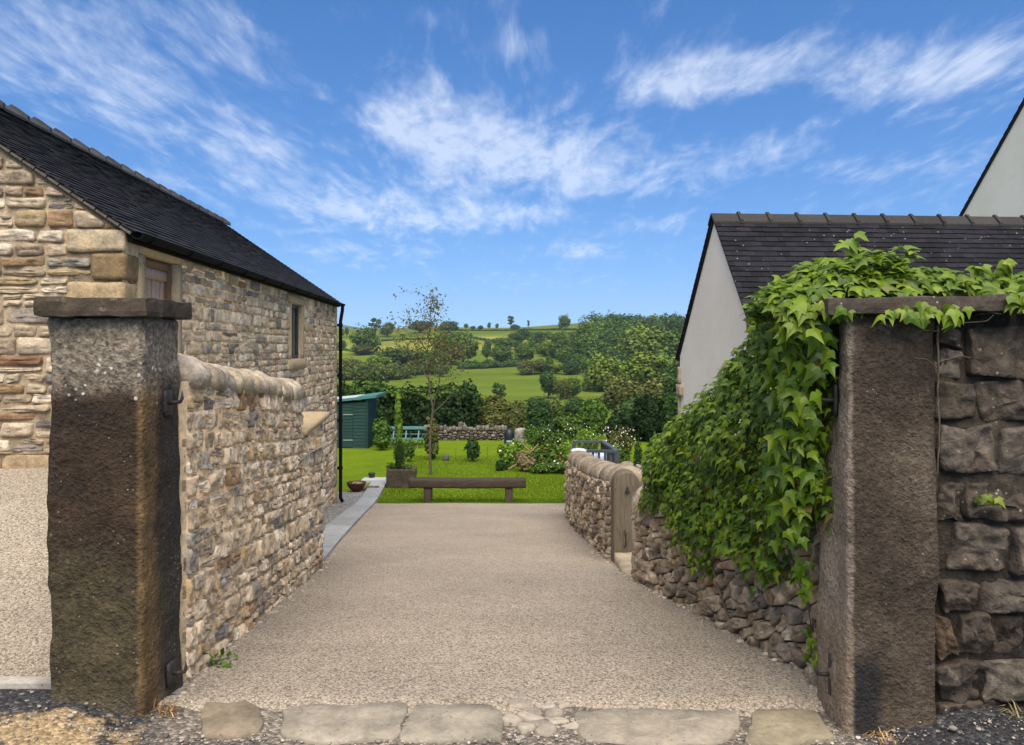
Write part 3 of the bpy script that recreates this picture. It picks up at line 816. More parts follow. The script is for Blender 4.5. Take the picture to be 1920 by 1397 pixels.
# gable stones: larger, squarer courses
polys = coursed(.30, BW, .45, RZ, (.075, .155), (.14, .40), .017, .011, r, .3)
n = np.array([PITCH, 1]) / math.hypot(PITCH, 1); dd = (np.array([0, BE - .02]) @ (np.array([-PITCH, 1]) / math.hypot(PITCH, 1)))
QU = []
zq = .66
hs = [.19, .24, .20, .26, .22, .23, .21, .22]
for k, h in enumerate(hs):
    QU.append((zq, min(zq + h - .012, BE - .02), k % 2)); zq += h
qholes = [(-.1, .40 if a else .22, z0, z1 + .012) for z0, z1, a in QU]
polys = clip_all(polys, [((-PITCH / math.hypot(PITCH, 1), 1 / math.hypot(PITCH, 1)), dd - .03), ((PITCH / math.hypot(PITCH, 1), 1 / math.hypot(PITCH, 1)), (np.array([BW, BE - .02]) @ (np.array([PITCH, 1]) / math.hypot(PITCH, 1))) - .03), ((1, 0), BW), ((0, -1), -.72)], qholes)
cols = pick(PAL, len(polys), r) * .84  # gable stones coloured darker to offset the stronger sun on this face
for k, p in enumerate(polys):
    c = np.mean(p, 0)
    if (abs(c[0] - .75) < .14 and abs(c[1] - 1.67) < .05) or (abs(c[0] - .70) < .12 and abs(c[1] - 1.38) < .05): cols[k] = (.20, .105, .058)
stones(mb, polys, cols, gable_f, .028, 24, .016, 20, .08, .16, .4, 3, .6)
# plinth course
polys = coursed(-.02, BW, .50, .715, (.20, .21), (.35, .7), .012, .006, r, 0)
stones(mb, clip_all(polys, [((0, 1), .72), ((-1, 0), 0.0)]), pick([(1, (.30, .22, .13)), (1, (.24, .19, .13))], len(polys), r), lambda s, t, d: gable_f(s, t, d + .02), .03, 16, .008, 16, .1, .05, .3, 4)
wall = part('wall', mb, M['stone'], barn, True)
for k, (z0, z1, a) in enumerate(QU):
    mb = MB(); c = [(.33, .245, .14), (.24, .165, .085), (.40, .32, .21), (.19, .13, .065)][(k * 3 + 1) % 4]
    gs, ls = (.40, .20) if a else (.22, .36)
    rough_block(mb, -.03, gs, -.03, ls, z0, z1, .035, .006, .02, 40 + k, c, lambda Q: np.column_stack([BO[0] - Q[:, 0] * E2[0] + Q[:, 1] * E1[0], BO[1] - Q[:, 0] * E2[1] + Q[:, 1] * E1[1], Q[:, 2]])[:, :], 14)
    o = part('quoin', mb, M['stone'], barn, True)
# quoins at the far corner
for k in range(9):
    z0 = -1.7 + k * .45; mb = MB(); ls = .42 if k % 2 else .26
    rough_block(mb, BL - ls, BL + .02, -.06, .025, z0, z0 + .43, .06, .005, .018, 60 + k, [(.36, .27, .17), (.28, .21, .13), (.42, .34, .24)][k % 3], lambda Q: long_f(Q[:, 0], Q[:, 2], Q[:, 1]), 14)
    part('quoin', mb, M['stone'], barn, True)

# loft opening: dressed surround, oak frame, boarded shutter
def lbox(mb, s0, s1, t0, t1, d0, d1, col=(1, 1, 1), seed=0, amp=.002, bev=.006):
    rough_block(mb, s0, s1, d0, d1, t0, t1, .08, amp, bev, seed, col, lambda Q: long_f(Q[:, 0], Q[:, 2], Q[:, 1]))
DS = (.42, .325, .20)
def surround(s0, s1, o0, o1, tb, t0, t1, tt, sill, parentname, deep=.28):
    mb = MB(); lbox(mb, s0, s1, t1 + .003, tt, -deep, .036, np.array(DS) * 1.04, 3)
    w = part(parentname, mb, M['dressed'], barn, True)
    for a, b, k in ((s0, o0, 1.0), (o1, s1, .93)):
        mb = MB(); lbox(mb, a, b, t0 if sill else tb, t1, -deep, .034, np.array(DS) * k, int(k * 10)); part('jamb', mb, M['dressed'], w, True)
    if sill:
        mb = MB(); lbox(mb, s0 - .02, s1 + .02, tb, t0 - .003, -deep, .06, np.array(DS) * .97, 4); part('sill', mb, M['dressed'], w, True)
    return w
w1 = surround(.21, 1.135, .34, 1.0, .9, 1.05, 2.225, 2.345, False, 'loft_door')
mb = MB()
for a, b, c, d in ((.34, .40, 1.0, 2.22), (.94, 1.0, 1.0, 2.22), (.40, .94, 2.15, 2.22)): lbox(mb, a, b, c, d, -.13, -.012, (1, 1, 1), 5)
part('frame', mb, M['oakframe'], w1, True)
mb = MB(); e = np.linspace(.405, .935, 7)
for k in range(6): lbox(mb, e[k] + .004, e[k + 1] - .004, 1.0, 2.145, -.10, -.048 + .004 * (k % 2), (1, 1, 1), 6 + k)
part('shutter_boards', mb, M['shutter'], w1, True)
mb = MB(); lbox(mb, .40, .94, 2.06, 2.15, -.044, -.026, (1, 1, 1), 9); part('top_rail', mb, M['shutter'], w1, True)
# far window
w2 = surround(5.42, 6.42, 5.56, 6.28, 1.16, 1.32, 2.14, 2.26, True, 'window')
mb = MB()
for a, b, c, d in ((5.56, 5.61, 1.32, 2.14), (6.23, 6.28, 1.32, 2.14), (5.61, 6.23, 2.09, 2.14), (5.61, 6.23, 1.32, 1.37), (5.895, 5.945, 1.37, 2.09)): lbox(mb, a, b, c, d, -.10, -.03, (1, 1, 1), 7)
part('frame', mb, M['winframe'], w2)
mb = MB(); mb.prism([(5.61, 1.37), (6.23, 1.37), (6.23, 2.09), (5.61, 2.09)], long_f, -.07, -.055); part('pane', mb, M['glass'], w2)

# roof
def tiles(mb, O, el, eu, en, L, H, gauge, width, th, r, base, jit=.34):
    rows = int(H / gauge) + 1
    for k in range(rows):
        u0 = k * gauge; u1 = min(u0 + gauge * 1.3, H)
        if u0 >= H: break
        s = -(width * .5 if k % 2 else 0)
        while s < L:
            a, b = max(s, 0) + .0015, min(s + width, L) - .0015; s += width
            if b - a < .01: continue
            lift = r.uniform(0, .005); du = r.uniform(-.004, .004)
            c = np.asarray(base) * (1 + r.uniform(-jit, jit) * 1.2)
            pts = []
            for (uu, h0) in ((u0 + du, th * 1.15 + lift), (u1, .1 * th)):
                for ss in (a, b):
                    for hh in (h0, h0 + th): pts.append(O + el * ss + eu * uu + en * hh)
            pts = np.array(pts)   # order: (lo,a,bot)(lo,a,top)(lo,b,bot)(lo,b,top)(hi,a,bot)...
            mb.add(pts, [np.array([(1, 3, 7, 5), (0, 2, 3, 1), (0, 1, 5, 4), (2, 6, 7, 3), (0, 4, 6, 2)])], c)
cs = 1 / math.hypot(1, PITCH)
el = np.array([E1[0], E1[1], 0]); out = np.array([E2[0], E2[1], 0])
OV, VO = .10, .07
def slope(side, mbx):
    o = out * side
    eu = np.array([-o[0] * cs, -o[1] * cs, PITCH * cs]); en = np.array([o[0] * PITCH * cs, o[1] * PITCH * cs, cs])
    edge = np.array([BO[0], BO[1], BE]) if side > 0 else np.array([BO[0] - BW * E2[0], BO[1] - BW * E2[1], BE])
    O = edge + o * OV + np.array([0, 0, -OV * PITCH]) - el * VO + en * .015
    H = (BW / 2 + OV) / cs
    tiles(mbx, O, el, eu, en, BL + 2 * VO, H, .083, .17, .010, r, (.022, .0215, .0235))
    Vs = []
    for ss in (.02, BL + 2 * VO - .02):
        for uu in (.02, H): 
            for hh in (-.03, .008): Vs.append(O + el * ss + eu * uu + en * hh)
    mbx.add(np.array(Vs), [np.array([(0, 1, 3, 2), (4, 6, 7, 5), (0, 4, 5, 1), (2, 3, 7, 6), (1, 5, 7, 3), (0, 2, 6, 4)])], (.02, .02, .02))
    return O, eu, en, H
mb = MB(); O1, eu1, en1, H1 = slope(1, mb); slope(-1, mb)
roof = part('roof', mb, M['slate'], barn)
# mortar bedding under the verge tiles
mb = MB()
for k in range(26):
    a0 = O1 + el * (VO - .012) + eu1 * (k * .105 + .02) - en1 * .026
    a1 = a0 + eu1 * .095
    q = np.array([a0, a1, a1 + en1 * .016, a0 + en1 * .022, a0 - el * .05, a1 - el * .05, a1 + en1 * .016 - el * .05, a0 + en1 * .022 - el * .05])
    mb.add(q, [np.array([(0, 3, 2, 1), (4, 5, 6, 7), (0, 1, 5, 4), (1, 2, 6, 5), (2, 3, 7, 6), (3, 0, 4, 7)])], (.10, .088, .07))
part('verge', mb, M['stone'], roof)
# ridge tiles with raised collars
def ridge_tiles(mb, A, B, pitch, tl, w, h, r, base, collar=.018, side=None):
    D = (B - A); L = np.linalg.norm(D); D = D / L; sd = np.cross(D, [0, 0, 1.]); sd /= np.linalg.norm(sd)
    n = int(round(L / tl))
    for k in range(n):
        a = k * L / n; b = (k + 1) * L / n
        c = np.asarray(base) * r.uniform(.8, 1.25)
        for (x0, x1, ex) in ((a, b - .05, 0), (b - .05, b - .004, collar)):
            pr = []
            for x in (x0, x1):
                for q, hh in ((-w, -w * pitch), (-w * .35, -.22 * w * pitch), (0, .012), (w * .35, -.22 * w * pitch), (w, -w * pitch)):
                    pr.append(A + D * x + sd * q * (1 + ex * 3) + np.array([0, 0, h + hh + ex]))
            pr = np.array(pr); low = pr - np.array([0, 0, .03 + ex])
            Vv = np.vstack([pr, low]); f = []
            for i in range(4): f += [(i, i + 1, i + 6, i + 5), (10 + i, 15 + i, 16 + i, 11 + i), (i, 10 + i, 11 + i, i + 1), (5 + i, 6 + i, 16 + i, 15 + i)]
            f += [(0, 5, 15, 10), (4, 14, 19, 9)]
            mb.add(Vv, [np.array(f)], c)
mb = MB()
apx = lambda s: np.array([*(BO - E2 * BW / 2 + E1 * s), RZ + .015])
ridge_tiles(mb, apx(-VO), apx(BL + VO), PITCH, .45, .15, .075, r, (.05, .05, .053), .036)
part('ridge', mb, M['ridge'], roof)
# gutter, brackets, downpipe
mb = MB(); th = np.linspace(np.pi, 2 * np.pi, 9)
gs = np.array([-.05, BL + .1]); gc = .125; gzv = BE - .052
pr = []
for s in gs:
    for rr in (.048, .041):
        for a in (th if rr == .048 else th[::-1]): pr.append(long_f(s, gzv + rr * np.sin(a), gc + rr * np.cos(a)))
pr = np.array(pr); n = 18
f = [(i, (i + 1) % n, n + (i + 1) % n, n + i) for i in range(n)]
mb.add(pr, [np.array(f), np.arange(n)[None, ::-1], np.arange(n, 2 * n)[None]])
mb.prism([(0.0, BE - .115), (BL, BE - .115), (BL, BE - .03), (0.0, BE - .03)], long_f, .037, .07)
gut = part('gutter', mb, M['black'], barn, False)
for s in np.arange(.15, BL, .85):
    mb = MB(); mb.tube([long_f(s, gzv + .053 * np.sin(a), gc + .053 * np.cos(a)) for a in np.linspace(np.pi, 2 * np.pi, 8)] , .007, 5)
    part('bracket', mb, M['black'], gut)
mb = MB(); sd_ = BL + .03
mb.tube([long_f(sd_, BE - .09, .125), long_f(sd_, BE - .18, .122), long_f(sd_, BE - .30, .10), long_f(sd_, BE - .4, .085), long_f(sd_, -1.52, .085), long_f(sd_, -1.60, .13)], .034, 10)
pipe = part('downpipe', mb, M['black'], barn, True)
for z in (1.9, .9, 0.0, -.95):
    mb = MB(); mb.tube([long_f(sd_, z, .085), long_f(sd_, z + .06, .085)], .045, 10); mb.prism([(sd_ - .09, z + .01), (sd_ + .09, z + .01), (sd_ + .09, z + .05), (sd_ - .09, z + .05)], long_f, .03, .048)
    part('pipe_clip', mb, M['black'], pipe)

# ------------------------------------------------------------------ rubble wall between gatepost and barn
WA, WB = np.array([-1.462, 3.47]), np.array([-1.724, 7.04]); WD = (WB - WA); WL = np.linalg.norm(WD); WD /= WL
WN = np.array([WD[1], -WD[0]])             # towards the drive
s_up = (6.06 - 3.47) / WD[1]
def wtop(s): return 1.345 + (1.115 - 1.345) * np.asarray(s, float) / s_up       # under the coping
def wall_f(s, t, d):                        # t measured down the slope from the top line
    s, t, d = map(np.asarray, (s, t, d)); z = wtop(s) - t - .05 * np.asarray(t) * s / 2
    return np.stack([WA[0] + WD[0] * s + WN[0] * d, WA[1] + WD[1] * s + WN[1] * d, z], -1)
rw = thing('rubble_wall', 'pale mortared rubble wall with a rounded coping running from the stained gatepost to the barn', 'wall', (WA[0], WA[1], 0))
r = np.random.default_rng(77); mb = MB()
mb.prism([(0, 0), (s_up, 0), (s_up, 2.2), (0, 2.2)], wall_f, -.30, 0, MORT)
low = .295
mb.prism([(s_up, low), (WL, low - .10), (WL, 2.3), (s_up, 2.2)], wall_f, -.30, 0, MORT)
polys = coursed(0, WL, .0, 2.15, (.06, .145), (.06, .20), .015, .011, r, .28)
polys = clip_all(polys, [((1, 0), WL), ((-1, 0), 0.0), ((0, -1), -.008)], [(s_up, 9, -1, low - .02)])
stones(mb, polys, pick(PAL, len(polys), r) * 1.14, wall_f, .020, 26, .014, 26, .085, .16, .5, 7, .6, 2, True)
# end face of the taller part and the return wall to the barn
ef = lambda s, t, d: np.stack([WA[0] + WD[0] * (s_up + d) - WN[0] * s, WA[1] + WD[1] * (s_up + d) - WN[1] * s, wtop(s_up) - t], -1)
rf = lambda s, t, d: np.stack([WB[0] + WD[0] * d - WN[0] * s, WB[1] + WD[1] * d - WN[1] * s, .78 - t], -1)
mb.prism([(.30, -.05), (1.35, -.05), (1.35, 2.0), (.30, 2.0)], rf, -.3, 0, MORT)
polys = clip_all(coursed(0, 1.35, .0, 1.9, (.08, .16), (.1, .3), .018, .012, r, .2), [((1, 0), 1.35), ((-1, 0), 0.0)])
stones(mb, polys, pick(PAL, len(polys), r), rf, .025, 14, .008, 20, .17, .1, .5, 8)
part('wall', mb, M['stone'], rw, True)
mb = MB(); segs = []; s = 0.02
while s < s_up - .05:
    e = min(s + r.uniform(.17, .40), s_up); e = s_up if s_up - e < .12 else e; segs.append((s, e)); s = e
cpath = lambda u: WA[None] + WD[None] * u[:, None] - WN[None] * .135
coping(mb, cpath, lambda u: wtop(u) + .125, .17, .125, segs, r, pick([(2, (.36, .29, .20)), (1, (.29, .23, .155)), (1, (.42, .35, .26))], len(segs), r), n=15, rough=.020, gap=.022, seed=3)
part('coping', mb, M['old_stone'], rw, True)
mb = MB()
def slab_tf(Q):
    yy = Q[:, 1]; x = np.interp(yy, [6.0, 7.2], [-1.605, -1.69]); return np.column_stack([x - Q[:, 0], yy, .795 + .05 * (yy - 6.06) / 1.1 + Q[:, 2]])
rough_block(mb, 0, .62, 6.07, 7.2, 0, .055, .07, .003, .01, 12, (.36, .27, .155), slab_tf)
part('flat_slab', mb, M['dressed'], rw, True, label='flat sawn sandstone slab on the lower end of the wall')

# ------------------------------------------------------------------ left gatepost
def iron_bracket(parent, c, n, up, w=.055, h=.13, tilt=0):
    """a plate on the post's inner face with a hook; n = direction out of the face"""
    n = np.array(n, float); side = np.cross(up, n); mbp = MB()
    def tf(Q): return c + Q[:, 0:1] * side + Q[:, 1:2] * n + Q[:, 2:3] * np.array(up)
    rough_block(mbp, -w / 2, w / 2, -.01, .008, -h / 2, h / 2, .03, .001, .003, 3, (1, 1, 1), tf)
    pl = part('hinge_plate', mbp, M['iron'], parent, True)
    mbh = MB(); p = np.array([(0, 0, 0), (0, .03, 0), (0, .055, .004), (0, .062, .018), (0, .062, .055)]); mbh.tube(tf(p), [.010, .009, .008, .008, .007], 8)
    part('hook', mbh, M['iron'], pl, True)
gpL = thing('stone_gatepost', 'square soot and moss stained stone gatepost with a flat cap, left of the gateway', 'gatepost', (-1.67, 3.28, 0), 'stone posts either side of the gateway')
mb = MB()
def tfL(Q):
    z = Q[:, 2]; k = 1 + .02 * (1 - z / 1.7)
    x = -1.67 + (Q[:, 0] + 1.67) * k - .004 * z; y = 3.28 + (Q[:, 1] - 3.28) * k
    cham = sstep(.25, .0, z) * .03
    return np.column_stack([x, y + .04 * (-1.49 - x) * (Q[:, 1] < 3.28), z + .055 * sstep(-1.5, -1.86, x) * sstep(.3, -.05, z)])
rough_block(mb, -1.868, -1.478, 3.10, 3.455, -.10, 1.622, .022, .0105, .020, 17, (1, 1, 1), tfL, 8)
sh = part('shaft', mb, M['postL'], gpL, True)
mb = MB()
rough_block(mb, -1.895, -1.445, 3.06, 3.49, 1.622, 1.698, .02, .008, .007, 18, (.055, .042, .028), None, 9)
part('cap', mb, M['cap'], gpL, False)
iron_bracket(gpL, np.array([-1.478, 3.32, 1.26]), (1, 0, 0), (0, 0, 1), .075, .11)
iron_bracket(gpL, np.array([-1.462, 3.32, .10]), (1, 0, 0), (0, 0, 1), .075, .10)

# ------------------------------------------------------------------ right gatepost and the dark wall beside it
gpR = thing('stone_gatepost', 'tall dark brown stone gatepost partly hidden by ivy, right of the gateway', 'gatepost', (1.48, 3.15, 0), 'stone posts either side of the gateway')
mb = MB()
def tfR(Q):
    z = Q[:, 2]; k = 1 + .012 * (1 - z / 1.6)
    return np.column_stack([1.48 + (Q[:, 0] - 1.48) * k + .012 * sstep(.9, 1.6, z) * (Q[:, 0] < 1.4) * (Q[:, 1] > 3.1) * 3, 3.15 + (Q[:, 1] - 3.15) * k, z])
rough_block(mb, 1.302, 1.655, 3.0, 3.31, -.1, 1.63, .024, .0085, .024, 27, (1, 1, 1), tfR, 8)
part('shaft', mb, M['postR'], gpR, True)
iron_bracket(gpR, np.array([1.308, 3.13, 1.283]), (-1, 0, 0), (0, 0, 1), .03, .13)
iron_bracket(gpR, np.array([1.300, 3.15, .165]), (-1, 0, 0), (0, 0, 1), .03, .17)

fw = thing('drystone_wall', 'tall dark drystone wall of big blocks right of the right gatepost', 'wall', (2.3, 3.15, 0))
r = np.random.default_rng(91)
ff = lambda s, t, d: np.stack([1.67 + np.asarray(s), 3.075 - np.asarray(d), np.asarray(t)], -1)
mb = MB(); DK = np.array((.048, .038, .028))
mb.prism([(0, -.2), (2.2, -.2), (2.2, 1.63), (0, 1.63)], ff, -.45, -.003, DK)
PALD = [(3, (.066, .052, .038)), (2, (.050, .038, .028)), (2, (.084, .069, .053)), (1.2, (.074, .051, .031)), (.5, (.115, .096, .074))]
rows_ = [(-.06, .09), (.09, .26), (.27, .45), (.455, .59), (.60, .80), (.81, .97), (.98, 1.19), (1.195, 1.37), (1.375, 1.59)]
polys = []
for k, (a, b) in enumerate(rows_):
    s = -.0 - r.uniform(0, .1)
    while s < 2.2:
        w = r.uniform(.12, .32)
        def j(q=.022): return r.uniform(-q, q)
        g = .008
        x0, x1 = max(s, 0.005) + g, s + w - g
        if x1 - x0 > .05: polys.append([(x0 + j(), a + g + j()), ((x0 + x1) / 2 + j(), a + g + j(.014)), (x1 + j(), a + g + j()), (x1 + j(.01), (a + b) / 2 + j(.02)), (x1 + j(), b - g + j()), ((x0 + x1) / 2, b - g + j(.014)), (x0 + j(), b - g + j()), (x0 + j(.01), (a + b) / 2)])
        s += w
extra = []
for p in polys:                                  # some blocks are cracked in two
    c = np.mean(p, 0)
    if r.random() < .35:
        n = np.array([1, r.uniform(-.8, .8)]) if r.random() < .5 else np.array([r.uniform(-.5, .5), 1]); n /= np.linalg.norm(n); d = n @ c + r.uniform(-.02, .02)
        extra += [clip(p, n, d - .004), clip(p, -n, -d - .004)]
    else: extra.append(p)
polys = clip_all([p for p in extra if len(p) > 2], [((-1, 0), -.002), ((0, 1), 1.615)])
hi = [p for p in polys if np.mean(p, 0)[1] > 1.0]; lo_ = [p for p in polys if np.mean(p, 0)[1] <= 1.0]
stones(mb, hi, pick(PALD, len(hi), r, .2), ff, .018, 56, .026, 15, .05, .10, .7, 9, .22, 1, True)
stones(mb, lo_, pick(PALD, len(lo_), r, .2), ff, .028, 56, .032, 17, .05, .22, .8, 10, .25, 1, True)
part('wall', mb, M['dark_stone'], fw, True)
xs_ = [1.205, 2.0, 3.0, 3.9]
for k in range(3):
    mb = MB(); dz = .010 * k
    rough_block(mb, xs_[k], xs_[k + 1] - .012, 2.945 - .01 * k, 3.46, 1.622 + dz, 1.682 + dz + .004 * k, .02, .007, .006, 70 + k, (.06, .047, .036), lambda Q: np.column_stack([Q[:, 0], Q[:, 1], Q[:, 2] + .022 * (Q[:, 0] - 1.2)]), 9)
    part('coping_slab', mb, M['cap'], fw, False)

# ------------------------------------------------------------------ low garden wall on the right of the drive
def side_wall(name, label, path, tops, bots, seed, capr, hcap, endcap=False):
    path = np.asarray(path, float); L = np.concatenate([[0], np.cumsum(np.linalg.norm(np.diff(path, axis=0), axis=1))])
    uu = np.linspace(0, L[-1], 60)
    from_ = lambda u, k: np.interp(u, L, path[:, k])
    # soften the polyline
    px = np.array([np.average(from_(np.clip(u + np.linspace(-.35, .35, 9), 0, L[-1]), 0)) for u in uu]); py = np.array([np.average(from_(np.clip(u + np.linspace(-.35, .35, 9), 0, L[-1]), 1)) for u in uu])
    dx, dyv = np.gradient(px), np.gradient(py); l = np.hypot(dx, dyv); nxv, nyv = -dyv / l, dx / l
    top = np.interp(uu, L, tops)
    ip = lambda a: (lambda u: np.interp(u, uu, a))
    X, Y, NX, NY, T = map(ip, (px, py, nxv, nyv, top))
    fn = lambda s, t, d: np.stack([X(s) + NX(s) * d, Y(s) + NY(s) * d, T(s) - np.asarray(t)], -1)
    root = thing(name, label, 'wall', (px[0], py[0], float(gz(px[0], py[0]))))
    rr = np.random.default_rng(seed); mbw = MB()
    ed = np.linspace(0, L[-1], 40); dk = np.array((.085, .07, .053))
    for back in (-.30, -.045):
        pass
    A = fn(ed, 0 * ed + .01, 0 * ed - .022); B = fn(ed, 0 * ed + 1.8, 0 * ed - .022); C = fn(ed, 0 * ed + .01, 0 * ed - .34); D = fn(ed, 0 * ed + 1.8, 0 * ed - .34)
    n = len(ed); i = np.arange(n - 1)
    mbw.add(np.vstack([A, B, C, D]), [np.stack([i, i + 1, i + n + 1, i + n], -1), np.stack([i + 2 * n, i + 3 * n, i + 3 * n + 1, i + 2 * n + 1], -1), np.stack([i, i + 2 * n, i + 2 * n + 1, i + 1], -1), np.array([(0, n, 3 * n, 2 * n), (n - 1, 3 * n - 1, 4 * n - 1, 2 * n - 1)])], dk)
    pal = [(3, (.285, .225, .155)), (2, (.215, .168, .115)), (1.5, (.36, .292, .212)), (1.2, (.195, .165, .13)), (.6, (.28, .21, .12))]
    hmax = float(np.max(np.asarray(tops) - np.asarray(bots))) + .12
    po = rubble(-.15, L[-1] + .15, -.05, hmax, .082, 1.6, .006, rr, .42)
    po = clip_all(po, [((1, 0), L[-1]), ((-1, 0), 0.0), ((0, -1), .0)])
    stones(mbw, po, pick(pal, len(po), rr, .22), fn, .038, 24, .017, 22, .08, .28, .7, seed, .45, 1, True)
    # the wall's other face, towards the garden
    fb = lambda s, t, d: fn(s, t, -.39 - np.asarray(d))
    po2 = clip_all(rubble(0, L[-1], 0, hmax, .15, 1.4, .010, rr, .40), [((1, 0), L[-1]), ((-1, 0), 0.0), ((0, -1), .0)])
    stones(mbw, po2, pick(pal, len(po2), rr, .2), fb, .05, 12, .012, 17, .16, .2, .5, seed + 1)
    if endcap:
        fe = lambda s, t, d: np.stack([X(L[-1]) + NX(L[-1]) * -np.asarray(s) - NY(L[-1]) * -np.asarray(d) * 1.0, Y(L[-1]) - NY(L[-1]) * np.asarray(s) + abs(NX(L[-1])) * np.asarray(d), T(L[-1]) - np.asarray(t)], -1)
        po3 = rubble(0.02, .38, 0, hmax, .11, 1.3, .01, rr, .35)
        stones(mbw, clip_all(po3, [((1, 0), .38), ((-1, 0), 0.0), ((0, -1), 0.)]), pick(pal, len(po3), rr, .2), fe, .05, 14, .012, 17, .16, .2, .5, seed + 2)
    part('wall', mbw, M['old_stone'], root, True)
    mbc = MB(); sg = []; s = .0
    while s < L[-1] - .02:
        e = min(s + rr.uniform(.12, .30), L[-1]); e = L[-1] if L[-1] - e < .08 else e; sg.append((s, e)); s = e
    cp = lambda u: np.stack([X(u) - NX(u) * .17, Y(u) - NY(u) * .17], -1)
    coping(mbc, cp, lambda u: T(u) + hcap, capr, hcap, sg, rr, pick([(2, (.215, .17, .12)), (1, (.175, .138, .10)), (1, (.26, .21, .155))], len(sg), rr), n=13, rough=.010, seed=seed)
    part('coping', mbc, M['old_stone'], root, True)
    return root
# from the right gatepost down to the gap (rises under the ivy towards the post)
pn = [(1.395, 3.33), (1.36, 3.75), (1.255, 4.55), (1.12, 5.5), (1.0, 6.30)]
side_wall('garden_wall', 'weathered drystone wall under the ivy, between the right gatepost and the little gate gap', pn, [1.46, 1.30, .86, .47, .25], [0, -.1, -.2, -.3, -.45], 101, .17, .12)
# from the small gatepost on to the lawn
pf = [(.965, 7.36), (.90, 8.6), (.87, 10.04), (.885, 11.6), (.915, 12.7), (1.02, 13.15)]
tp = [.205, .05, -.10, -.24, -.36, -.42]
side_wall('garden_wall', 'curving low drystone wall with a rounded coping, from the small wooden gatepost to the lawn', pf, tp, [-.55, -.72, -.92, -1.13, -1.3, -1.36], 131, .185, .155, True)
# thin upright stone at the gap
mb = MB(); rough_block(mb, .985, 1.24, 6.30, 6.41, -.6, .35, .03, .008, .025, 51, (.29, .245, .19), lambda Q: np.column_stack([Q[:, 0], Q[:, 1], np.where(Q[:, 2] > .2, Q[:, 2] - .12 * ((Q[:, 0] - 1.11) / .14) ** 2, Q[:, 2])]))
tag(part('wall_end_stone', mb, M['old_stone'], None, True, loc=(1.1, 6.36, -.5)), 'upright round-topped stone closing the ivy covered wall at the gap', 'stone')
mb = MB(); rough_block(mb, .945, 1.5, 6.45, 7.2, -.62, -.405, .05, .005, .015, 52, (.32, .26, .175))
tag(part('step', mb, M['flag'], None, True, loc=(1.2, 6.8, -.6)), 'stone step in the gap beside the small wooden gatepost', 'step')
# small round-topped gatepost with a hole and an iron staple
sg = thing('small_gatepost', 'small round topped brown gatepost with a dark hole, by the gap in the drystone wall', 'gatepost', (1.05, 7.3, -.55))
mb = MB(); n = 14; th = np.linspace(0, np.pi, n)
prof = [(.945, -.62)] + [(1.07 - .125 * math.cos(a), .19 + .145 * math.sin(a) ** .8) for a in th] + [(1.195, -.62)]
def pf_(s, t, d): return np.stack([np.asarray(s), np.asarray(d), np.asarray(t)], -1)
mb.prism(prof[::-1], pf_, 7.2, 7.4)
o = part('post', mb, M['gatepost_wood'], sg)
bv = o.modifiers.new('Bevel', 'BEVEL'); bv.width = .014; bv.segments = 2; bv.limit_method = 'ANGLE'
mb = MB(); mb.tube([(1.075, 7.197, .15), (1.075, 7.185, .15)], [.022, .018], 10); mb.tube([(1.075, 7.197, .185), (1.075, 7.188, .185)], [.012, .010], 8); part('bolt_hole', mb, M['iron'], sg)
mb = MB(); mb.tube([(1.05, 7.2, -.36), (1.05, 7.16, -.35), (1.05, 7.15, -.30), (1.05, 7.155, -.23), (1.05, 7.2, -.21)], .008, 6); part('staple', mb, M['iron'], sg)

# ------------------------------------------------------------------ white outbuilding on the right
def white_house(name, label, A, hw, ez, rz, L, yawx, zb, mats, gauge, tw, th, ridge_w, seed, base, quoin=False):
    """A = xy below the apex of the visible gable; ridge runs along (1, yawx)"""
    rr = np.random.default_rng(seed)
    el = np.array([1, yawx, 0.]); el /= np.linalg.norm(el); fr = np.array([el[1], -el[0], 0.])    # fr: towards the camera
    root = thing(name, label, 'house', (A[0], A[1], zb))
    fn = lambda s, t, d: np.array([A[0], A[1], 0]) + np.asarray(s)[..., None] * fr + np.asarray(d)[..., None] * el + np.asarray(t)[..., None] * np.array([0, 0, 1.])
    mbw = MB()
    mbw.prism([(hw, zb), (hw, ez), (0, rz), (-hw, ez), (-hw, zb)], fn, 0, L)
    part('wall', mbw, M['render'], root)
    mbr = MB(); p = (rz - ez) / hw; c = 1 / math.hypot(1, p)
    for sd in (1, -1):
        o = fr * sd; eu = np.array([-o[0] * c, -o[1] * c, p * c]); en = np.array([o[0] * p * c, o[1] * p * c, c])
        O = np.array([A[0], A[1], ez]) + o * (hw + .1) + np.array([0, 0, -.1 * p]) - el * .05 + en * .02
        H = (hw + .1) / c
        tiles(mbr, O, el, eu, en, L + .1, H, gauge, tw, th, rr, base)
        Vs = []
        for ss in (.02, L + .08):
            for uu in (.02, H):
                for hh in (-.035, .01): Vs.append(O + el * ss + eu * uu + en * hh)
        mbr.add(np.array(Vs), [np.array([(0, 1, 3, 2), (4, 6, 7, 5), (0, 4, 5, 1), (2, 3, 7, 6), (1, 5, 7, 3), (0, 2, 6, 4)])], np.asarray(base))
    rf_ = part('roof', mbr, mats, root)
    mbd = MB(); a = np.array([A[0], A[1], rz + .02]); ridge_tiles(mbd, a - el * .06, a + el * (L + .05), p * .8, .45, ridge_w, .045, rr, (.030, .028, .026), .030)
    part('ridge', mbd, M['ridge'], rf_)
    return root, fn
outb, ofn = white_house('white_outbuilding', 'low white roughcast outbuilding with a steep black tiled roof, behind the ivy', np.array([2.99, 11.4]), 1.80, 1.36, 3.39, 6.5, .069, -1.8, M['slate2'], .105, .17, .013, .14, 5, (.0135, .013, .0165))
